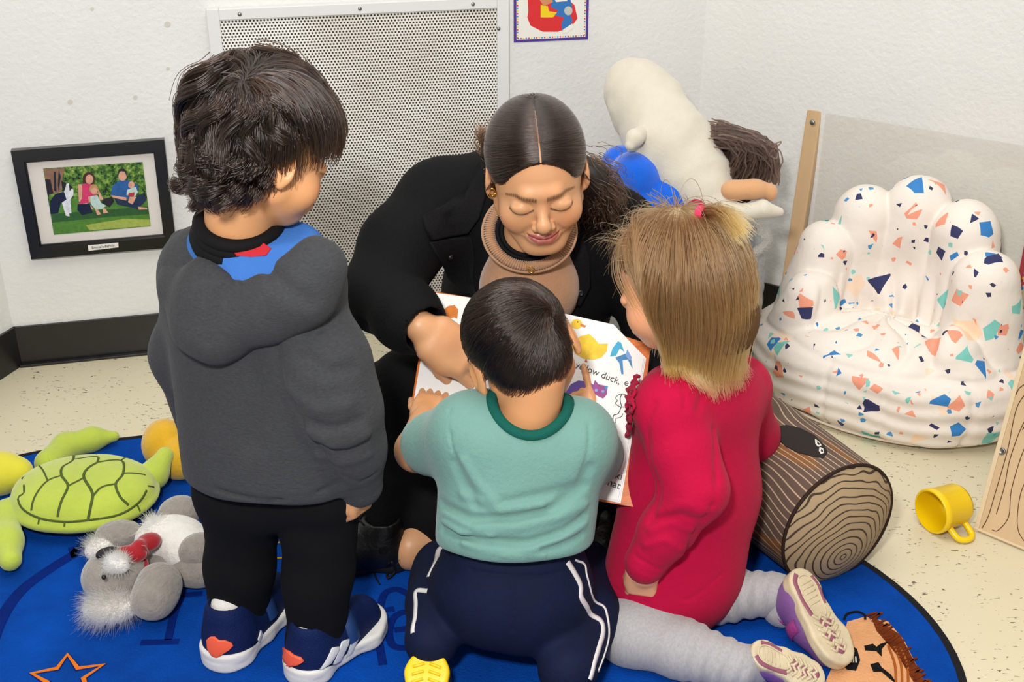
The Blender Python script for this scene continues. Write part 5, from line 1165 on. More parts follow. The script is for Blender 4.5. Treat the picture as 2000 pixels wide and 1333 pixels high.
# earring, necklaces, ring
m_gold = mat('gold', 'd9a94e', .2, metal=1.)
earp = hit(WH.f, 961, 372); mb = MB(); mb.tube([earp+WH.R[0]*.0+np.array([.005*math.cos(a), -.004, .0065*math.sin(a)-.002]) for a in np.linspace(0, 6.28, 18)], .0024, n=8); mb.obj('earring', m_gold, wo, True)
f_ch = un(.0, f_sw, f_col)
for L_ in ([(966, 410), (975, 440), (992, 470), (1010, 498), (1030, 522), (1045, 528), (1060, 500), (1078, 480)], [(970, 420), (985, 452), (1000, 475), (1025, 490), (1050, 495), (1075, 478)]):
    C = catmull([hit(f_ch, *q) for q in L_], 12); C = snap(f_ch, C, .0012); mb = MB()
    for i in range(0, len(C)-1): 
        if i % 2 == 0: mb.tube([C[i], C[i]*.5+C[i+1]*.5, C[i+1]], [.0006, .0012, .0006], n=5)
    mb.tube(C, .0004, n=4); mb.obj('necklace', m_gold, wo, True)
p = hit(f_ch, 1037, 526); mb = MB(); mb.tube([p+[.005*math.cos(a), -.003, .005*math.sin(a)] for a in np.linspace(0, 6.28, 14)], .0009, n=5); mb.obj('pendant', m_gold, wo, True)
# ------------------------------------------------------------------ the standing boy
by_ = thing('person', 'standing toddler in grey hoodie and black trousers with curly dark hair, seen from behind', 'person', (-.33, 1.46, 0))
BH_ = Head(at(514, 293, 1.455), (.80, .50, -.34), (0, 0, 1), roll=-.05, s=.90, kid=True, closed=False, smile=.75)
bn0, bn1 = BH_.W((0, -.05, -.03)), at(470, 470, 1.46)
cL0, cL1 = at(430, 570, 1.50), at(480, 905, 1.47); cR0, cR1 = at(565, 580, 1.44), at(607, 900, 1.43)
bsh, bel_, bwr = at(606, 625, 1.41), at(662, 800, 1.39), at(697, 925, 1.405)
hipL, hipR = at(482, 990, 1.47), at(622, 995, 1.44)
kl, kr = at(472, 1100, 1.475), at(622, 1120, 1.43)
fl_, fr_ = gd(430, 1312, .0), gd(584, 1338, 0.); tl_, tr_ = gd(556, 1170, 0.), gd(732, 1216, 0.)
al_, ar_ = at(466, 1212, 1.475), at(617, 1248, 1.43)
f_hb = hand(bwr+[0, 0, -.025], (-.05, .15, -1), (.75, -.62, .2), curl=.75, thumb=(.5, .5), side=-1, s=.52, plump=1.25)
f_nk = cap(bn0, bn1, .040, .046)
f_head = un(.015, BH_.f, f_nk)
f_b = un(.03, chain([bn1, cL0*.5+cR0*.5, cL1*.5+cR1*.5], [.04, .06, .055]), chain([hipL, kl, al_], [.045, .04, .026]), chain([hipR, kr, ar_], [.045, .04, .026]), chain([bsh, bel_, bwr+[0, 0, -.02]], [.035, .03, .02]), cap(hipL+[0, 0, .05], hipR+[0, 0, .05], .04), cap(al_, al_-[0, 0, .03], .024), cap(ar_, ar_-[0, 0, .03], .024))
skb = skincol(BH_, 'd0986a', lips='b86a60', brow='2a1a12', blush=.35, makeup=.8)
V1, Q1 = netmesh(f_head, *bounds([BH_.c, bn1], .15), .0023); V2, Q2 = netmesh(f_b, *bounds([bn1, al_, ar_, bwr, tl_], .14), .0034)
V3_, Q3 = netmesh(un(.006, cap(bwr+[0, 0, .01], bwr+[0, 0, -.03], .021), f_hb), bwr-.09, bwr+.09, .0017)
V = np.concatenate([V1, V2, V3_]); link('body', mkmesh('body', V, np.concatenate([Q1, Q2+len(V1), Q3+len(V1)+len(V2)]), m_skin, cols=skb(V)), by_)
# clothes
m_hd = mat('charcoal_fleece', '3a3b3e', .95, var=.22, vscale=180, sheen=.05, bump=.25, bscale=120, bump2=.4, b2scale=600, stretch=(1, 1, 2.5))
tors = un(.11, cap(cL0, cL1, .078, .088), cap(cR0, cR1, .070, .080)); tors = un(.04, tors, cap(at(400, 520, 1.49), at(585, 545, 1.45), .055))
tors = inter(.012, tors, half(at(545, 985, 1.36), (0, -.10, -1)))
lsl = chain([at(392, 575, 1.51), at(366, 690, 1.54), at(410, 850, 1.58)], [.050, .047, .042], .03)
slv = chain([bsh+[-.015, .01, 0.005], bsh*.5+bel_*.5, bel_, bel_*.4+bwr*.6, bwr], [.060, .060, .056, .047, .036], .03); slv = un(.006, slv, cap(bwr+[0, 0, .012], bwr+[.003, .004, -.022], .037, .034))
hood0 = un(.03, chain([at(362, 480, 1.50), at(356, 560, 1.45), at(385, 645, 1.41), at(428, 662, 1.39), at(525, 612, 1.38), at(595, 570, 1.375), at(622, 520, 1.385), at(612, 500, 1.41)], [.022, .026, .026, .028, .034, .036, .030, .024], .03), ell(at(430, 590, 1.41), (.06, .05, .065)), ell(at(560, 560, 1.40), (.055, .05, .045)))
hoodc = un(.02, cap(at(455, 440, 1.44), at(510, 520, 1.41), .052, .035), cap(at(560, 490, 1.42), at(470, 480, 1.44), .04))
hood = sub(.012, hood0, hoodc)
hood = crease(hood, [([hit(hood0, *q) for q in ((455, 490), (465, 530), (430, 575), (408, 640), (405, 670))], .0038, .0032), ([hit(hood0, *q) for q in ((500, 500), (540, 545), (600, 590))], .012, .006)])
jak = un(.012, un(.02, tors, lsl), slv)
jk = rumple(jak, .0022, 20, 6)
jk = crease(jk, [([hit(jak, *q) for q in L_], w, d*1.6) for L_, w, d in (
 ([(530, 640), (545, 740), (590, 830), (640, 900), (668, 950)], .006, .006), ([(545, 640), (590, 650), (640, 640)], .004, .003),
 ([(560, 760), (620, 800), (680, 790)], .010, -.004), ([(600, 840), (650, 870), (715, 850)], .008, -.004), ([(620, 890), (670, 905), (720, 890)], .006, -.003), ([(600, 700), (640, 730), (690, 720)], .010, .004), ([(590, 820), (650, 838), (705, 822)], .007, .004), ([(625, 868), (675, 885), (715, 868)], .006, .004),
 ([(480, 700), (500, 780), (490, 860)], .02, .004), ([(670, 930), (700, 945), (738, 925)], .003, .003), ([(425, 955), (520, 980), (640, 955), (665, 945)], .004, .003))])
bodypart('hoodie', jk, [cL0, cL1, cR0, cR1, bwr, bsh], .16, .0032, m_hd, by_)
bodypart('hood', rumple(hood, .0015, 26, 2), [at(352, 470, 1.48), at(420, 650, 1.385), at(632, 530, 1.36)], .09, .003, m_hd, by_)
f_bs = un(.02, cap(bn1+[0, 0, .0], at(500, 540, 1.45), .060, .075), cap(at(430, 500, 1.48), at(570, 505, 1.45), .05))
def shirtcol(P):
    C = np.tile(c3('3d6fb8'), (len(P), 1)); return C
bodypart('blue_shirt', inter(.004, f_bs, half(at(470, 440, 1.46), (0, -.2, 1))), [bn1, at(500, 520, 1.45)], .12, .003, mat('blue_jersey', '3a6cb5', .85, bump=.3, bscale=200), by_)
patch('red_print', f_bs, [(455, 488), (480, 482), (515, 476), (530, 486), (520, 500), (490, 502), (462, 500)], mat('red_print', 'b3202c', .7), by_, off=.001, thick=.001)
mb = MB(); nkd = nrm(bn0-bn1); x_ = nrm(np.cross(nkd, [0, 1, 0])); y_ = np.cross(nkd, x_)
for r, t, w in ((.0500, .030, .010), (.051, .020, .011), (.054, .008, .012)): mb.tube([bn1+nkd*t+(x_*math.cos(a)+y_*math.sin(a))*r for a in np.linspace(0, 2*math.pi, 40, endpoint=False)], w, n=8, closed=True)
mb.obj('black_neckband', mat('black_cloth', '0c0b0d', .8), by_, True)
m_bt = mat('black_fleece', '0c0c0e', .95, bump=.12, bscale=150, var=.2, vscale=20)
tr1 = un(.006, un(.03, cap(hipL+[0, 0, .045], hipR+[0, 0, .045], .074), chain([hipL+[0, 0, .02], kl, al_, al_+[0, 0, -.012]], [.062, .051, .043, .042], .02)), chain([hipR+[0, 0, .02], kr, ar_, ar_+[0, 0, -.012]], [.062, .051, .043, .042], .02))
tr1 = rumple(tr1, .0035, 24, 8, dirs=[((0, 0, 1), 1.9)])
bodypart('trousers', tr1, [hipL, hipR, al_, ar_], .12, .0034, m_bt, by_)
m_nv = mat('navy_mesh', '0a1c4a', .7, bump=.4, bscale=500, var=.15, vscale=60); m_ws = mat('white_foam', 'd9d6d2', .6, bump=.2, bscale=60); m_cor = mat('coral_rubber', 'ee5f3c', .5); m_wh = mat('white_stripe', 'dcdcdc', .5); m_nv2 = mat('navy_overlay', '1c3a6c', .5); m_sock = mat('white_sock', 'd8d4cf', .9, bump=.3, bscale=300)
for k, (hl, to, an, heart, stripes) in enumerate(((fl_, tl_, al_, [(407, 1249), (412, 1244), (420, 1244), (428, 1251), (440, 1251), (452, 1256), (455, 1260), (448, 1268), (436, 1276), (424, 1284), (415, 1278), (408, 1266)], [[(503, 1250), (508, 1232), (511, 1240), (505, 1255)]]),
                                        (fr_, tr_, ar_, [(551, 1280), (556, 1266), (566, 1272), (575, 1280), (588, 1284), (594, 1291), (585, 1297), (565, 1303), (556, 1304), (552, 1295)], [[(624, 1308), (648, 1266), (661, 1263), (660, 1272), (645, 1296), (630, 1306)], [(650, 1298), (667, 1254), (681, 1248), (680, 1258), (663, 1292)], [(674, 1285), (688, 1243), (701, 1235), (699, 1248), (685, 1279)]]))):
    hl = hl+[0, 0, .0095]; to = to+[0, 0, .0095]; d_ = to-hl; sh = Shoe(hl-nrm(d_)*.004, d_, (0, 0, 1), np.linalg.norm(d_)*1.04, 1.1, -1 if k else 1, 1.12)
    P = [sh.W(0, 0, 0), sh.W(.165, 0, 0), sh.W(.08, 0, .08)]
    so = bodypart('shoe', sh.upper, P, .05, .0022, m_nv, by_); bodypart('sole', sh.sole, P, .05, .0024, m_ws, so)
    patch('heel_patch', sh.upper, heart, m_cor, so, off=.001, thick=.003)
    for st_ in stripes: patch('side_stripe', sh.upper, st_, m_wh, so, off=.001, thick=.0012)
    ribbon('strap', sh.upper, [sh.W(.080, s*.034, .030) if abs(s) == 1 else sh.W(.080, s*.02, .075) for s in (-1, -.5, 0, .5, 1)], .022, m_nv2, so, off=.0015, thick=.0025)
    bodypart('sock', cap(sh.W(.036, 0, .045), sh.W(.036, 0, .066), .0215*sh.s), [sh.W(.03, 0, .07)], .06, .003, m_sock, by_)
# hair: tousled waves from the whorl, curls at the nape
def bmask(P):
    q = BH_.L(P); lim = -.060+(np.clip(q[:, 2], -.09, .08)+.09)/.17*.130; ear = .037-np.hypot(q[:, 1]+.002, (q[:, 2]-.004)*.95); return np.maximum((lim-q[:, 1])*.9*.8, np.where(np.abs(q[:, 0]) > .05, ear*.9, -1))
capb = infl(BH_.scaled(un(.02, ell((0, .038, -.012), (.0795, .0805, .0935)), ell((0, -.015, -.05), (.06, .05, .042)))), .006)
capm = inter(.004, capb, bmask)
hob = bodypart('hair', capm, [BH_.c], .13, .0034, mat('dark_hair_mass', '150d0a', .5), by_)
h_blk = hairmat('black_brown_hair', ['0b0605', '150c08', '2a1910'], .2)
whorl = BH_.L(hit(BH_.f, 468, 170)[None])[0]
rt = scalproots(BH_.f, BH_, bmask, 9500)
def bdir(P, s):
    q = BH_.L(P); d = q-whorl; d /= np.linalg.norm(d, axis=1)[:, None]+1e-6; dw = d@BH_.R
    tw = np.cross(dw, nrm(BH_.W(whorl)-BH_.c)); cl = np.floor(q*28); a = noi(cl/28., 45, 2); b3 = noi(P, 38, 5)
    return dw*(1-.3*s)+tw*(.35+.55*a+.35*b3)[:, None]+np.array([0, 0, -.55-.4*s])+np.stack([b3, a, 0*a], 1)*.45
S_ = grow(capb, rt, bdir, 16, rng.uniform(.0042, .0085, len(rt))*np.where((np.abs(BH_.L(rt)[:, 0]) > .045)&(BH_.L(rt)[:, 2] > -.025)&(BH_.L(rt)[:, 2] < .05), .48, np.where(BH_.L(rt)[:, 2] > .03, .66, 1)), .001, .013, .10, .35, .0004); strands('hair_strand', S_, .0005, h_blk, hob, .5)
# curls hanging on the neck and at the fringe
def lock(name, path, n, spread, amp, freq, mat_, parent, rad=.00045, k=18):
    C = catmull(path, 10); out = []; o0 = rng.normal(size=(n, 3))*spread; ph = rng.normal(size=n)*.35; T = nrm(C[-1]-C[0]); u = nrm(np.cross(T, [0.2, 1, .1])); v = np.cross(T, u)
    ln = rng.uniform(.8, 1, n)
    for j in range(k):
        t = j/(k-1)*(len(C)-1)*ln; i0 = np.minimum(np.floor(t).astype(int), len(C)-2); fr2 = (t-i0)[:, None]; B = C[i0]*(1-fr2)+C[i0+1]*fr2
        a = freq*j/k+ph; out.append(B+o0*(1-.45*j/k)+(u*np.cos(a)[:, None]+v*np.sin(a)[:, None])*amp*min(1, j/4))
    return np.stack(out, 1)
Ls = []
for (p, amp, fq) in (([(420, 300, 1.37), (395, 340, 1.36), (375, 375, 1.37)], .008, 9), ([(445, 310, 1.36), (420, 355, 1.35), (400, 400, 1.36)], .009, 10), ([(470, 320, 1.355), (455, 360, 1.345), (470, 390, 1.35)], .008, 9), ([(500, 320, 1.36), (500, 350, 1.36), (520, 358, 1.37)], .008, 8), ([(400, 270, 1.39), (365, 300, 1.40), (355, 325, 1.41)], .006, 8), ([(390, 320, 1.39), (362, 345, 1.40), (348, 370, 1.41)], .009, 10), ([(380, 340, 1.40), (370, 380, 1.41), (385, 405, 1.42)], .008, 9), ([(520, 330, 1.38), (512, 362, 1.38), (530, 350, 1.385)], .006, 7),
                     ([(430, 330, 1.355), (440, 380, 1.35), (430, 410, 1.36)], .008, 9), ([(480, 340, 1.35), (490, 375, 1.35), (505, 385, 1.36)], .007, 8),
                     ([(590, 130, 1.50), (640, 170, 1.54), (665, 240, 1.57)], .004, 4), ([(560, 110, 1.50), (625, 150, 1.56), (672, 220, 1.60)], .005, 4), ([(600, 150, 1.50), (640, 200, 1.53), (650, 265, 1.55)], .005, 5), ([(500, 100, 1.48), (580, 110, 1.52), (640, 160, 1.56)], .004, 3), ([(580, 160, 1.47), (620, 210, 1.48), (625, 255, 1.49)], .006, 5),
                     ([(440, 120, 1.42), (380, 150, 1.42), (350, 215, 1.43)], .004, 4), ([(420, 150, 1.40), (360, 190, 1.40), (345, 250, 1.42)], .005, 5), ([(470, 200, 1.34), (440, 260, 1.33), (425, 320, 1.34)], .006, 5), ([(490, 210, 1.34), (480, 270, 1.33), (500, 320, 1.345)], .006, 6), ([(520, 200, 1.35), (540, 250, 1.35), (560, 280, 1.36)], .005, 5), ([(430, 190, 1.36), (395, 240, 1.36), (400, 300, 1.37)], .006, 5), ([(550, 190, 1.38), (580, 230, 1.39), (600, 265, 1.40)], .005, 5), ([(410, 210, 1.37), (370, 250, 1.38), (372, 310, 1.39)], .006, 6)):
    P = [at(*q) for q in p]; 
    P = [q+grad(capb, q[None])[0]*(np.clip(float(capb(q[None])[0]), .007, .014)-float(capb(q[None])[0])) if float(capb(q[None])[0]) < .05 and n_ < 2 or q[1] > 1.45 else q for n_, q in enumerate(P)]; Ls.append(lock('', P, 190, .0045, amp, fq, None, None))
strands('curly_lock', np.concatenate(Ls), .0005, h_blk, hob, .6)

# ------------------------------------------------------------------ the kneeling toddler in the middle
tk = thing('person', 'kneeling toddler in teal T-shirt and navy striped track trousers, back to the viewer', 'person', (0, 1.44, 0))
TH = Head(at(1022, 690, 1.515), (-.10, .86, -.50), (0, 0, 1), roll=-.36, s=.885, kid=True, closed=False)
t0_, t1_ = TH.W((0, -.045, -.035)), at(1032, 820, 1.475)
tsL, tsR = at(905, 848, 1.475), at(1134, 858, 1.475)
teL, twL = at(814, 880, 1.56), at(830, 815, 1.645)
teR, twR = at(1166, 908, 1.56), at(1150, 820, 1.62)
tw0, tw1 = at(1030, 900, 1.46), at(1002, 1085, 1.42)
th_ = at(1000, 1150, 1.42); kL, kR = at(868, 1170, 1.56), at(1140, 1175, 1.56); aL, aR = at(842, 1262, 1.375), at(1112, 1318, 1.33)
kL[2] = kR[2] = .075; aL[2] = .085; aR[2] = .07
hdir = nrm(bp(848, 772)-twL)
f_tL = hand(twL-hdir*.006, nrm(hdir+np.array([0, .0, .1])), Bn, curl=.35, thumb=(.8, .3), side=1, s=.55, plump=1.3, spread=.12)
f_tR = hand(twR, nrm(bp(1128, 762)-twR), Bn, curl=(.1, .9, .9, .9), thumb=(.6, .6), side=-1, s=.55, plump=1.3)
f_tb = un(.025, chain([t1_+[0, .01, 0], tw0+[0, .03, 0], tw1+[0, .02, 0], th_], [.036, .052, .05, .045]), chain([tsL, teL, twL], [.036, .032, .022]), chain([tsR, teR, twR], [.036, .032, .022]), chain([th_+[-.045, 0, 0], at(875, 1165, 1.53), kL, aL], [.036, .034, .032, .026]), chain([th_+[.045, 0, 0], at(1130, 1170, 1.53), kR, aR], [.036, .034, .032, .026]), cap(t1_, tsL, .028), cap(t1_, tsR, .028))
skt = skincol(TH, 'cf9567', blush=.2, makeup=.6)
f_th = un(.015, TH.f, cap(t0_, t1_, .040, .046))
V1, Q1 = netmesh(f_th, *bounds([TH.c, t1_], .13), .0023); V2, Q2 = netmesh(f_tb, *bounds([t1_, kL, kR, aL, aR, twL, twR], .12), .0032)
V3_, Q3 = netmesh(un(.006, cap(teL*.3+twL*.7, twL, .0235, .0215), f_tL), twL-.09, twL+.09, .0017); V4, Q4 = netmesh(un(.006, cap(teR*.3+twR*.7, twR, .0235, .0215), f_tR), twR-.09, twR+.09, .0017)
V = np.concatenate([V1, V2, V3_, V4]); n1, n2, n3 = len(V1), len(V1)+len(V2), len(V1)+len(V2)+len(V3_); link('body', mkmesh('body', V, np.concatenate([Q1, Q2+n1, Q3+n2, Q4+n3]), m_skin, cols=skt(V)), tk)
m_teal = mat('teal_jersey', '6a9289', .85, var=.05, vscale=15, bump=.25, bscale=160, sheen=.2, bump2=.3, b2scale=800); m_dg = mat('dark_green_rib', '0d5248', .85, bump=.3, bscale=300)
st0 = un(.10, cap(at(950, 880, 1.475), at(950, 1040, 1.43), .070, .073), cap(at(1085, 895, 1.475), at(1062, 1045, 1.43), .070, .073))
st0 = un(.05, st0, cap(tsL+[.015, 0, 0], tsR-[.015, 0, 0], .056))
sl1 = chain([tsL, tsL*.45+teL*.55, teL*.93+tsL*.07+[0, 0, 0]], [.046, .044, .042], .03); sl2 = chain([tsR, tsR*.45+teR*.55, teR*.9+tsR*.1], [.046, .044, .041], .03)
dL, dR = nrm(teL-tsL), nrm(teR-tsR)
sl1 = inter(.006, sl1, half(teL*.80+tsL*.20, dL)); sl2 = inter(.006, sl2, half(teR*.85+tsR*.15, dR))
shirt = un(.03, st0, sl1, sl2)
shirt = inter(.01, shirt, half(at(1005, 1098, 1.35), (0, -.25, -1)))
neckcut = un(.02, cap(t0_+[0, 0, .02], t1_+[0, -.008, .022], .050, .050))
shirt0 = shirt; shirt = sub(.005, shirt, neckcut)
fold = [([hit(shirt0, *q) for q in L_], w, d*1.7) for L_, w, d in (
 ([(862, 985), (920, 1015), (1000, 1012), (1080, 995), (1140, 950)], .0065, .006), ([(868, 1000), (930, 1032), (1010, 1030), (1090, 1010), (1140, 985)], .006, -.005),
 ([(865, 1035), (940, 1055), (1030, 1062), (1100, 1040), (1140, 1010)], .006, .006), ([(868, 1020), (900, 1042), (960, 1046)], .005, -.004), ([(1140, 1020), (1090, 1052), (1030, 1075)], .007, -.004),
 ([(890, 905), (905, 940), (930, 985)], .007, .005), ([(905, 900), (930, 940), (965, 980)], .006, -.004), ([(1150, 915), (1135, 945), (1100, 975)], .008, .005), ([(950, 990), (1030, 975), (1110, 955)], .008, .003), ([(880, 800), (880, 850), (893, 905)], .0025, .002), ([(1150, 830), (1150, 880), (1135, 930)], .0025, .002),
 ([(905, 965), (980, 995), (1060, 985)], .007, -.004), ([(1060, 1075), (1110, 1060), (1135, 1045)], .005, .004), ([(905, 1062), (990, 1085), (1060, 1085)], .005, -.003))]
shirt = crease(rumple(shirt, .0018, 26, 7), fold)
so = bodypart('t_shirt', shirt, [tsL, tsR, teL, teR, tw1], .12, .0028, m_teal, tk)
# dark green neck rib
rim = []
nx = nrm(t0_-t1_); xx = nrm(np.cross(nx, [0, 1, 0])); yy = np.cross(nx, xx)
rimp = np.array([t1_+[0, -.008, .022]+(xx*math.cos(a)+yy*math.sin(a))*.050 for a in np.linspace(0, 2*math.pi, 48, endpoint=False)])
for _ in range(14): rimp = snap(neckcut, snap(shirt0, rimp, 0, 1), 0, 1)
rimp = (rimp+.5*np.roll(rimp, 1, 0)+.5*np.roll(rimp, -1, 0))/2
f_rib = un(.006, *[cap(rimp[i], rimp[(i+1) % 48], .0065) for i in range(0, 48)])
mb = MB(); N_ = grad(shirt0, rimp)
vs = []; n = 48
for i in range(n):
    c = t1_+np.array([0, -.008, .022]); inw = nrm(c-rimp[i]-N_[i]*np.dot(c-rimp[i], N_[i])); a0 = rimp[i]-inw*.013; vs += [a0+N_[i]*-.002, a0+N_[i]*.0022, rimp[i]-inw*.005+N_[i]*.0034, rimp[i]+inw*.001+N_[i]*.0028, rimp[i]+inw*.003-N_[i]*.003]
mb.add([tuple(v) for v in vs], [(i*5+k, i*5+k+1, ((i+1) % n)*5+k+1, ((i+1) % n)*5+k) for i in range(n) for k in range(4)]); mb.obj('neck_rib', m_dg, so, True)
m_navy = mat('navy_tricot', '0b1430', .8, sheen=.0, bump=.2, bscale=120, var=.15, vscale=20)
tt = un(.05, cap(at(965, 1085, 1.435), at(1045, 1085, 1.435), .066), ell(at(1003, 1135, 1.425), (.103, .085, .075)), ell(at(955, 1175, 1.42), (.068, .075, .065)), ell(at(1048, 1178, 1.42), (.068, .075, .065)))
gl = chain([th_+[-.055, 0, 0], at(868, 1150, 1.53), kL], [.06, .052, .05], .03); gl = un(.012, gl, chain([kL, aL*.5+kL*.5, aL], [.048, .045, .042], .02))
gr = chain([th_+[.055, 0, 0], at(1140, 1160, 1.53), kR], [.06, .052, .05], .03); gr = un(.012, gr, chain([kR, aR*.5+kR*.5+[.02, 0, 0], aR], [.048, .046, .042], .02))
tp0 = un(.02, tt, gl, gr); tp = rumple(tp0, .003, 22, 9)
tp = crease(tp, [([hit(tp0, *q) for q in ((870, 1085), (930, 1118), (1010, 1128), (1080, 1122), (1130, 1100))], .003, .003), ([hit(tp0, *q) for q in ((1000, 1130), (1003, 1180), (1002, 1230))], .003, .002)])
po2 = bodypart('track_trousers', lambda P: np.maximum(tp(P), .0098-P[:, 2]), [th_, kL, kR, aL, aR], .13, .003, m_navy, tk)
m_st = mat('white_piping', 'd5cfce', .7)
for L_, w in (([(1108, 1098), (1122, 1120), (1134, 1145), (1136, 1170), (1150, 1195), (1172, 1212), (1178, 1235), (1170, 1265), (1160, 1300), (1152, 1328)], .0085), ([(1122, 1094), (1142, 1104), (1146, 1125), (1155, 1160), (1174, 1182), (1186, 1205), (1189, 1245), (1180, 1280), (1168, 1312)], .0035),
              ([(868, 1066), (856, 1078), (848, 1102), (836, 1128)], .008), ([(836, 1155), (812, 1156), (812, 1185), (810, 1210), (806, 1238)], .007)):
    ribbon('side_stripe', tp, [hit(tp, *q) for q in L_], w, m_st, po2, off=.0006, thick=.001)
m_ys = mat('yellow_rubber', 'f0c00a', .45, bump=.1, bscale=80)
for k, (hl, fw, up, s_) in enumerate(((at(836, 1280, 1.345), (-.05, -.87, -.50), (.05, .5, -.85), .155), (at(1100, 1328, 1.32), (-.12, -.85, -.45), (.05, .5, -.85), .155))):
    hl = np.array(hl); sh = Shoe(hl, fw, up, s_, 1.05, -1 if k else 1); P = [sh.W(0, 0, 0), sh.W(.165, 0, 0), sh.W(.08, 0, .06)]
    clampf = lambda f: (lambda P: np.maximum(f(P), .0098-P[:, 2]))
    u = bodypart('shoe', clampf(sh.upper), P, .05, .003, mat('dark_shoe', '1a1a1f', .6), tk); so2 = bodypart('sole', clampf(sh.sole), P, .05, .0026, m_ys, u)
    mb = MB()
    for i in range(4):
        x = .014+i*.012; pts = [sh.W(x+.006, -.022, -.003), sh.W(x, -.004, -.003)], [sh.W(x, .004, -.003), sh.W(x+.006, .022, -.003)]
        for q in pts: mb.tube(snap(sh.sole, np.linspace(q[0], q[1], 5), .0004), .0022, n=5)
    mb.tube(snap(sh.sole, np.linspace(sh.W(.066, -.024, -.003), sh.W(.066, .024, -.003), 8), .0004), .0022, n=5)
    o = mb.obj('tread', m_ys, so2, True); o['kind'] = 'stuff'
def tmask(P):
    q = TH.L(P); lim = -.070+(np.clip(q[:, 2], -.09, .08)+.09)/.17*.125; ear = .027-np.hypot(q[:, 1]+.004, (q[:, 2]-.006)); return np.maximum((lim-q[:, 1])*.85*.8, np.where(np.abs(q[:, 0]) > .05, ear*.85, -1))
capt = infl(BH_.scaled(lambda q: q[:, 0]) if False else TH.scaled(un(.02, ell((0, .038, -.012), (.0795, .0805, .0935)), ell((0, -.018, -.045), (.062, .05, .045)))), .0015)
capt2 = inter(.006, capt, tmask)
hot = bodypart('hair', capt2, [TH.c], .13, .003, mat('dark_hair_mass', '150d0a', .5), tk)
wt = TH.L(hit(TH.f, 1078, 622)[None])[0]
rt = scalproots(TH.f, TH, tmask, 14000)
def tdir(P, s):
    q = TH.L(P); d = q-wt; r = np.linalg.norm(d, axis=1); d /= r[:, None]+1e-6; dw = d@TH.R; ax = nrm(TH.W(wt)-TH.c)
    sw = np.cross(ax, dw)*(.9*np.exp(-r/.05))[:, None]; return dw+sw+np.array([-.15, 0, -.35])+.25*np.stack([noi(P, 60, 1), noi(P, 60, 2), noi(P, 60, 3)], 1)
S_ = grow(capt, rt, tdir, 9, rng.uniform(.0035, .0050, len(rt)), .0008, .004, .13, .7, .0004); strands('hair_strand', S_, .0004, h_blk, hot, .35)

# ------------------------------------------------------------------ the girl on the right
gi = thing('person', 'kneeling blonde girl in raspberry pink dress and grey leggings, leaning over the book', 'person', (.23, 1.53, 0))
GH = Head(at(1318, 556, 1.60), (-.86, .42, -.34), (0, 0, 1), roll=.10, s=.90, kid=True, closed=False)
g0, g1 = GH.W((0, -.05, -.03)), at(1345, 745, 1.58)
gs = at(1308, 800, 1.515); gs2 = at(1440, 760, 1.66); ge = at(1358, 955, 1.455); gw = at(1262, 1098, 1.445)
ge2 = at(1470, 850, 1.72); gw2 = at(1330, 840, 1.80)
gh = at(1320, 1150, 1.54); gk1 = gd(1232, 1240, .045); ga1 = gd(1440, 1300, .045); gk2 = gd(1300, 1165, .05); ga2 = gd(1515, 1160, .05)
f_gh = hand(gw+[-.004, .0, -.014], nrm([.02, .15, -1]), (-.25, -.95, -.1), curl=(.30, .38, .42, .48), thumb=(.35, .6), side=-1, s=.58, plump=1.22, spread=.13)
f_gb = un(.025, chain([g1, at(1345, 900, 1.58), gh], [.04, .055, .06]), chain([gs, ge, gw], [.034, .03, .02]), chain([gs2, ge2, gw2], [.034, .03, .02]), chain([gh, gk1, ga1], [.055, .042, .026]), chain([gh, gk2, ga2], [.055, .042, .026]), cap(g1, gs, .035), cap(g1, gs2, .035))
f_g = un(.015, GH.f, cap(g0, g1, .040, .046)); skg = skincol(GH, 'dda27c', lips='c06a68', brow='8a6a48', blush=.3, makeup=.7)
V1, Q1 = netmesh(f_g, *bounds([GH.c, g1], .13), .0024); V2, Q2 = netmesh(f_gb, *bounds([g1, gk1, ga1, ga2, gw, ge2], .12), .0032)
V3_, Q3 = netmesh(un(.006, cap(gw+[0, 0, .01], gw+[0, 0, -.02], .021), f_gh), gw-.09, gw+.09, .0016)
V = np.concatenate([V1, V2, V3_]); link('body', mkmesh('body', V, np.concatenate([Q1, Q2+len(V1), Q3+len(V1)+len(V2)]), m_skin, cols=skg(V)), gi)
m_pk = mat('raspberry_fleece', 'b00638', .9, var=.06, vscale=12, bump=.2, bscale=140, sheen=.04, bump2=.3, b2scale=700)
dr = un(.08, chain([at(1325, 800, 1.57), at(1315, 960, 1.555), at(1285, 1130, 1.52)], [.068, .075, .085], .03), chain([at(1400, 800, 1.61), at(1385, 960, 1.59), at(1350, 1110, 1.55)], [.065, .075, .085], .03))
dr = un(.04, dr, cap(gs, gs2, .055)); dr = inter(.014, dr, half(at(1250, 1205, 1.44), (-.45, -.35, -1)))
gsl = chain([gs, gs*.5+ge*.5, ge, ge*.4+gw*.6, gw], [.050, .047, .044, .036, .029], .025); gsl = un(.005, gsl, cap(gw+nrm(ge-gw)*.018, gw-nrm(ge-gw)*.002, .0325, .031)); gsl2 = chain([gs2, ge2, gw2], [.048, .042, .03], .02)
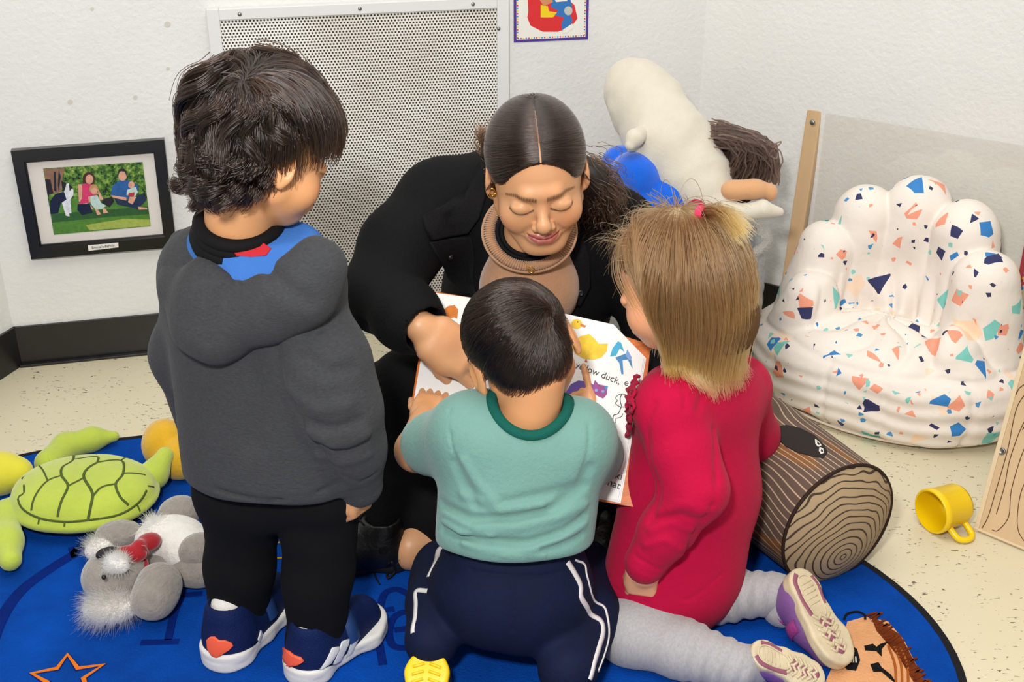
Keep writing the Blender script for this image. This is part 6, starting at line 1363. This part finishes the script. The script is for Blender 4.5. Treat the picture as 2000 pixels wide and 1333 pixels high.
dres0 = un(.014, dr, gsl, gsl2); dres = crease(rumple(dres0, .0022, 22, 4), [([hit(dres0, *q) for q in L_], w, d) for L_, w, d in (
 ([(1278, 790), (1262, 830), (1270, 900), (1290, 960), (1270, 1020)], .005, .005), ([(1395, 840), (1400, 920), (1385, 1000), (1350, 1060), (1320, 1100)], .006, .005), ([(1290, 1000), (1340, 985), (1385, 1000)], .007, -.004), ([(1270, 1035), (1310, 1020), (1350, 1035)], .006, -.004), ([(1260, 1065), (1300, 1055), (1330, 1075)], .005, -.003), ([(1280, 1018), (1330, 1004), (1370, 1018)], .006, .004), ([(1180, 1115), (1205, 1150), (1260, 1175), (1350, 1170), (1410, 1120)], .0025, .0022), ([(1330, 745), (1338, 800)], .004, .003), ([(1370, 740), (1365, 800)], .006, .004), ([(1240, 1085), (1262, 1100), (1292, 1112)], .003, .002))])
neckc = cap(g0, g1+[0, 0, .01], .045, .05); dres = sub(.005, dres, neckc)
do = bodypart('dress', dres, [gs, gs2, gh, gk1, gw, ge2, at(1400, 1100, 1.5)], .14, .003, m_pk, gi)
# gathered ruffle down the front
P0 = [hit(dres0, *q) for q in ((1243, 745), (1238, 790), (1232, 840), (1222, 880), (1214, 915))]; C = catmull(P0, 24); mb = MB()
G_ = grad(dres0, C); T_ = np.gradient(C, axis=0); T_ /= np.linalg.norm(T_, axis=1)[:, None]; Sd = np.cross(T_, G_)
for off_, ph, am in ((-.010, 0, .005), (.0, 2, .006), (.009, 4, .005), (.016, 1, .004)):
    pts = [C[i]+Sd[i]*(off_+am*math.sin(i*.95+ph))+G_[i]*(.003+.0035*math.sin(i*1.3+ph*1.7)**2) for i in range(len(C))]; mb.tube(pts, [.0024+.0009*math.sin(i*1.7+ph) for i in range(len(C))], n=6)
o = mb.obj('ruffle', mat('raspberry_ruffle', 'a00c36', .9, bump=.4, bscale=300, sheen=.05), do, True); o['kind'] = 'stuff'
m_lg = mat('grey_marl', 'a6a3a4', .95, var=.12, vscale=260, stretch=(1, 1, .3), bump=.3, bscale=200, sheen=.2)
lg = un(.025, chain([gh, gk1*.6+gh*.4, gk1], [.065, .054, .046], .03), chain([gk1, gk1*.5+ga1*.5, ga1], [.046, .043, .034], .02)); lg = un(.01, lg, chain([gh+[.03, .05, -.02], gk2, gk2*.5+ga2*.5, ga2], [.06, .05, .044, .034], .02))
axl = nrm(ga1-gk1)
def lgf(P):
    d = lg(P); m = np.abs(d) < .02
    if m.any(): q = P[m]; t = q@axl; t1 = ga1@axl; w = np.exp(-((t-t1+.03)/.05)**2); d = d.copy(); d[m] += w*.0020*np.sin(t*300+noi(q, 22)*3.2)+.0012*noi(q, 45, 5)+.0015*noi(q, 25, 3)
    return d
bodypart('leggings', lambda P: np.maximum(lgf(P), .0098-P[:, 2]), [gh, gk1, ga1, gk2, ga2], .12, .003, m_lg, gi)
m_pu = mat('purple_leather', '7d5490', .5, bump=.2, bscale=150); m_cr = mat('cream_rubber', 'cbbc9c', .6, bump=.2, bscale=50, var=.15, vscale=30); m_mv = mat('mauve_rubber', '8e4f64', .6, var=.1); m_mg = mat('magenta_strap', 'a8418a', .6, bump=.3, bscale=200)
for k, (hl, to, nsole, an) in enumerate((((1475, 1270, .075), (1608, 1326, .03), (.25, -.45, .86), ga1), ((1562, 1118, .105), (1650, 1292, .03), (.50, -.52, .69), ga2))):
    H_, T_ = gd(hl[0], hl[1], hl[2]), gd(to[0], to[1], to[2]); sh = Shoe(H_, T_-H_, -np.array(nsole), np.linalg.norm(T_-H_)*1.02, 1.02, -1 if k else 1); P = [sh.W(0, 0, 0), sh.W(.165, 0, 0), sh.W(.08, 0, .08)]
    cl = lambda f: (lambda P: np.maximum(f(P), .0098-P[:, 2]))
    u = bodypart('shoe', cl(sh.upper), P, .05, .0024, m_pu, gi); so2 = bodypart('sole', cl(sh.sole), P, .05, .0022, m_cr, u)
    bodypart('ankle', cl(chain([an, sh.W(.03, 0, .075), sh.W(.032, 0, .05)], [.034, .028, .025])), [an, sh.W(.03, 0, .06)], .06, .003, m_lg, gi)
    mb = MB(); mb.tube([sh.W(.033+.028*math.cos(a), .027*math.sin(a), .066+.006*math.cos(a)) for a in np.linspace(0, 2*math.pi, 24, endpoint=False)], .0045, n=7, closed=True); mb.obj('padded_collar', m_mg, u, True)
    ribbon('strap', sh.upper, [sh.W(.082, s*.036, .025) if abs(s) == 1 else sh.W(.082, s*.022, .075) for s in (-1, -.5, 0, .5, 1)], .02, m_mg, u, off=.0015, thick=.003)
    mb = MB(); S0 = lambda x, y: sh.W(x, y, -.006)
    for i in range(6):
        x = .082+i*.0115; w_ = .021+.003*math.sin(i); pts = [S0(x-.004, -w_), S0(x+.005, -w_*.5), S0(x-.004, 0), S0(x+.005, w_*.5), S0(x-.004, w_)]
        c_ = []
        for a_, b_2 in zip(pts[:-1], pts[1:]): c_ += list(np.linspace(a_, b_2, 4, endpoint=False))
        mb.tube(snap(sh.sole, np.array(c_+[pts[-1]]), .0006), .0023, n=5)
    for i in range(5): mb.tube(snap(sh.sole, np.linspace(S0(.018+i*.009, -.014), S0(.024+i*.009, .014), 5), .0004), .0010, n=5)
    lp = [S0(.012+.03, .020), S0(.075, .014), S0(.082, -.0), S0(.075, -.014), S0(.03, -.020), S0(.010, -.012), S0(.008, .006), S0(.02, .018)]
    mb.tube(snap(sh.sole, catmull(lp+[lp[0]], 5), .0004), .0015, n=5)
    o = mb.obj('tread', m_cr, so2, True); o['kind'] = 'stuff'
    for (x0, x1, y0, y1) in ((.088, .100, -.014, .008), (.112, .124, -.008, .014), (.136, .146, -.012, .008)):
        pts = snap(sh.sole, [S0(x0, y0), S0((x0+x1)/2+.004, (y0+y1)/2), S0(x0, y1)], 0); ribbon('tread_inlay', sh.sole, pts, .009, m_mv, so2, off=.0003, thick=.0008)
    ribbon('tread_inlay', sh.sole, [S0(.004, .012), S0(.02, .024), S0(.05, .024), S0(.078, .021)], .008, m_mv, so2, off=.0003, thick=.0008)
    ribbon('tread_inlay', sh.sole, [S0(.010, -.021), S0(.035, -.025), S0(.06, -.022)], .006, m_mv, so2, off=.0003, thick=.0008)
# hair
def gmask(P):
    q = GH.L(P); lim = -.062+(np.clip(q[:, 2], -.09, .08)+.09)/.17*.125; return (lim-q[:, 1])*.9*.8
capg0 = GH.scaled(un(.02, ell((0, .038, -.012), (.0795, .0805, .0935)), ell((0, -.015, -.045), (.064, .05, .045)))); capg = infl(capg0, .006); capgm = inter(.006, capg, gmask)
m_bh = mat('blonde_hair_mass', '5f4327', .7)
under = un(.02, ell(GH.W((.0, -.06, -.045)), (.075, .068, .06)), ell(GH.W((0, -.085, -.03)), (.07, .06, .045)))
hog = bodypart('hair', un(.015, capgm, sub(.02, under, ell(GH.W((0, -.05, .06)), (.06, .09, .06)))), [GH.c, g1], .13, .0034, m_bh, gi)
h_bl = hairmat('blonde_hair', ['4e341f', '73502f', '936a3b', 'b08248'], .25, cm='Intercept', rand=.6)
elas = hit(capg, 1368, 422); eq = GH.L(elas[None])[0]
rt = scalproots(GH.f, GH, gmask, 10500); q = GH.L(rt); keep_ = (q[:, 2] < .030)|(q[:, 1] > .080); rt, q = rt[keep_], q[keep_]; top = (q[:, 2] > eq[2]-.012)&(q[:, 1] > .062)
body = un(.03, capg, infl(dres0, .004), cap(GH.W((0, -.05, -.04)), g1, .055, .06))
side = np.where(q[:, 0] >= 0, 1, -1)
def gdir(P, s):
    q = GH.L(P); d = (q-np.array((0, .118, q[:, 2].mean()*0-.03)))*np.array((1, 1, .75)); d /= np.linalg.norm(d, axis=1)[:, None]+1e-6
    a = min(1, max(0, (s-.15)*2.2)); fb = np.clip((q[:, 2]+.005)/.03, 0, 1)[:, None]*(-GH.R[2])*(.9-.35*s); return fb+ d@GH.R*(1-a)*1.1+np.array([0, 0, -1.])*(.25+a)+.07*np.stack([noi(P, 30, 1), noi(P, 30, 2), 0*P[:, 0]], 1)+(.20*max(0, s-.85)/.15)*np.stack([noi(rt_[:, [0, 1, 2]], 70, 4), noi(rt_, 70, 6), 0*P[:, 0]], 1)
rt_ = rt[(~top|(rng.random(len(rt)) < .6))&(q[:, 2] < .035)]; n = len(rt_); zt_ = at(1330, 742, 1.55)[2]
L_ = np.clip(rt_[:, 2]-zt_-.040+rng.uniform(-.045, .015, n)+.03, .04, .25); S_ = grow(body, rt_, gdir, 26, L_/26*1.16, .001, .010, .05, 0.10, .0006)
strands('hair_strand', S_, .00045, h_bl, hog, .35)
rt2 = rt[top]
def gdir2(P, s): d = elas+np.array([0, 0, .004])-P; return d/(np.linalg.norm(d, axis=1)[:, None]+1e-6)+.03*rng.normal(size=P.shape)
out = [rt2.copy()]; P = rt2.copy(); L2 = np.linalg.norm(elas-rt2, axis=1)
for i in range(14):
    P = P+gdir2(P, 0)*(L2/14*1.08)[:, None]; d = capg(P); P = P-np.minimum(0, d-.0015)[:, None]*grad(capg, P); out.append(P.copy())
strands('hair_strand', np.stack(out, 1), .00042, h_bl, hog, .9)
# the little ponytail and loose wisps
n = 420; e0 = elas+grad(capg, elas[None])[0]*.006; out = []; tg = at(1450, 452, 1.52)+rng.normal(size=(n, 3))*[.008, .01, .010]; o0 = rng.normal(size=(n, 3))*.0028
for j in range(14):
    s = j/13; out.append(e0*(1-s)+tg*s+o0+np.array([.0, -.0, .012])*math.sin(math.pi*s)+rng.normal(size=(n, 3))*.0003)
strands('ponytail', np.stack(out, 1), .00042, h_bl, hog, .5)
mb = MB(); ed = nrm(at(1450, 440, 1.53)-e0); u = nrm(np.cross(ed, [0, 0, 1])); v = np.cross(ed, u)
for t in (-.004, -.0013, .0013, .004): mb.tube([e0+ed*t+(u*math.cos(a)+v*math.sin(a))*.0078 for a in np.linspace(0, 2*math.pi, 20, endpoint=False)], .0019, n=6, closed=True)
o = mb.obj('hair_elastic', mat('pink_elastic', 'e0406f', .7), hog, True); o['kind'] = 'stuff'
n = 420; idx = rng.integers(0, len(rt), n*3); rr = rt[idx]; qq = GH.L(rr); rr = rr[(qq[:, 2] > .02)&(qq[:, 1] > .03)][:n]; n = len(rr); P = rr.copy(); out = [P]; G0 = grad(capg, rr); rv = rng.normal(size=(n, 3))*.5
for j in range(12): P = P+(G0*(.9-.07*j)+rv*.6+GH.R[2]*.25+np.array([0, 0, .1-.12*j]))*.0038; P = P-np.minimum(0, capg(P)-.001)[:, None]*grad(capg, P); out.append(P)
strands('hair_wisp', np.stack(out, 1), .00022, h_bl, hog, .5)
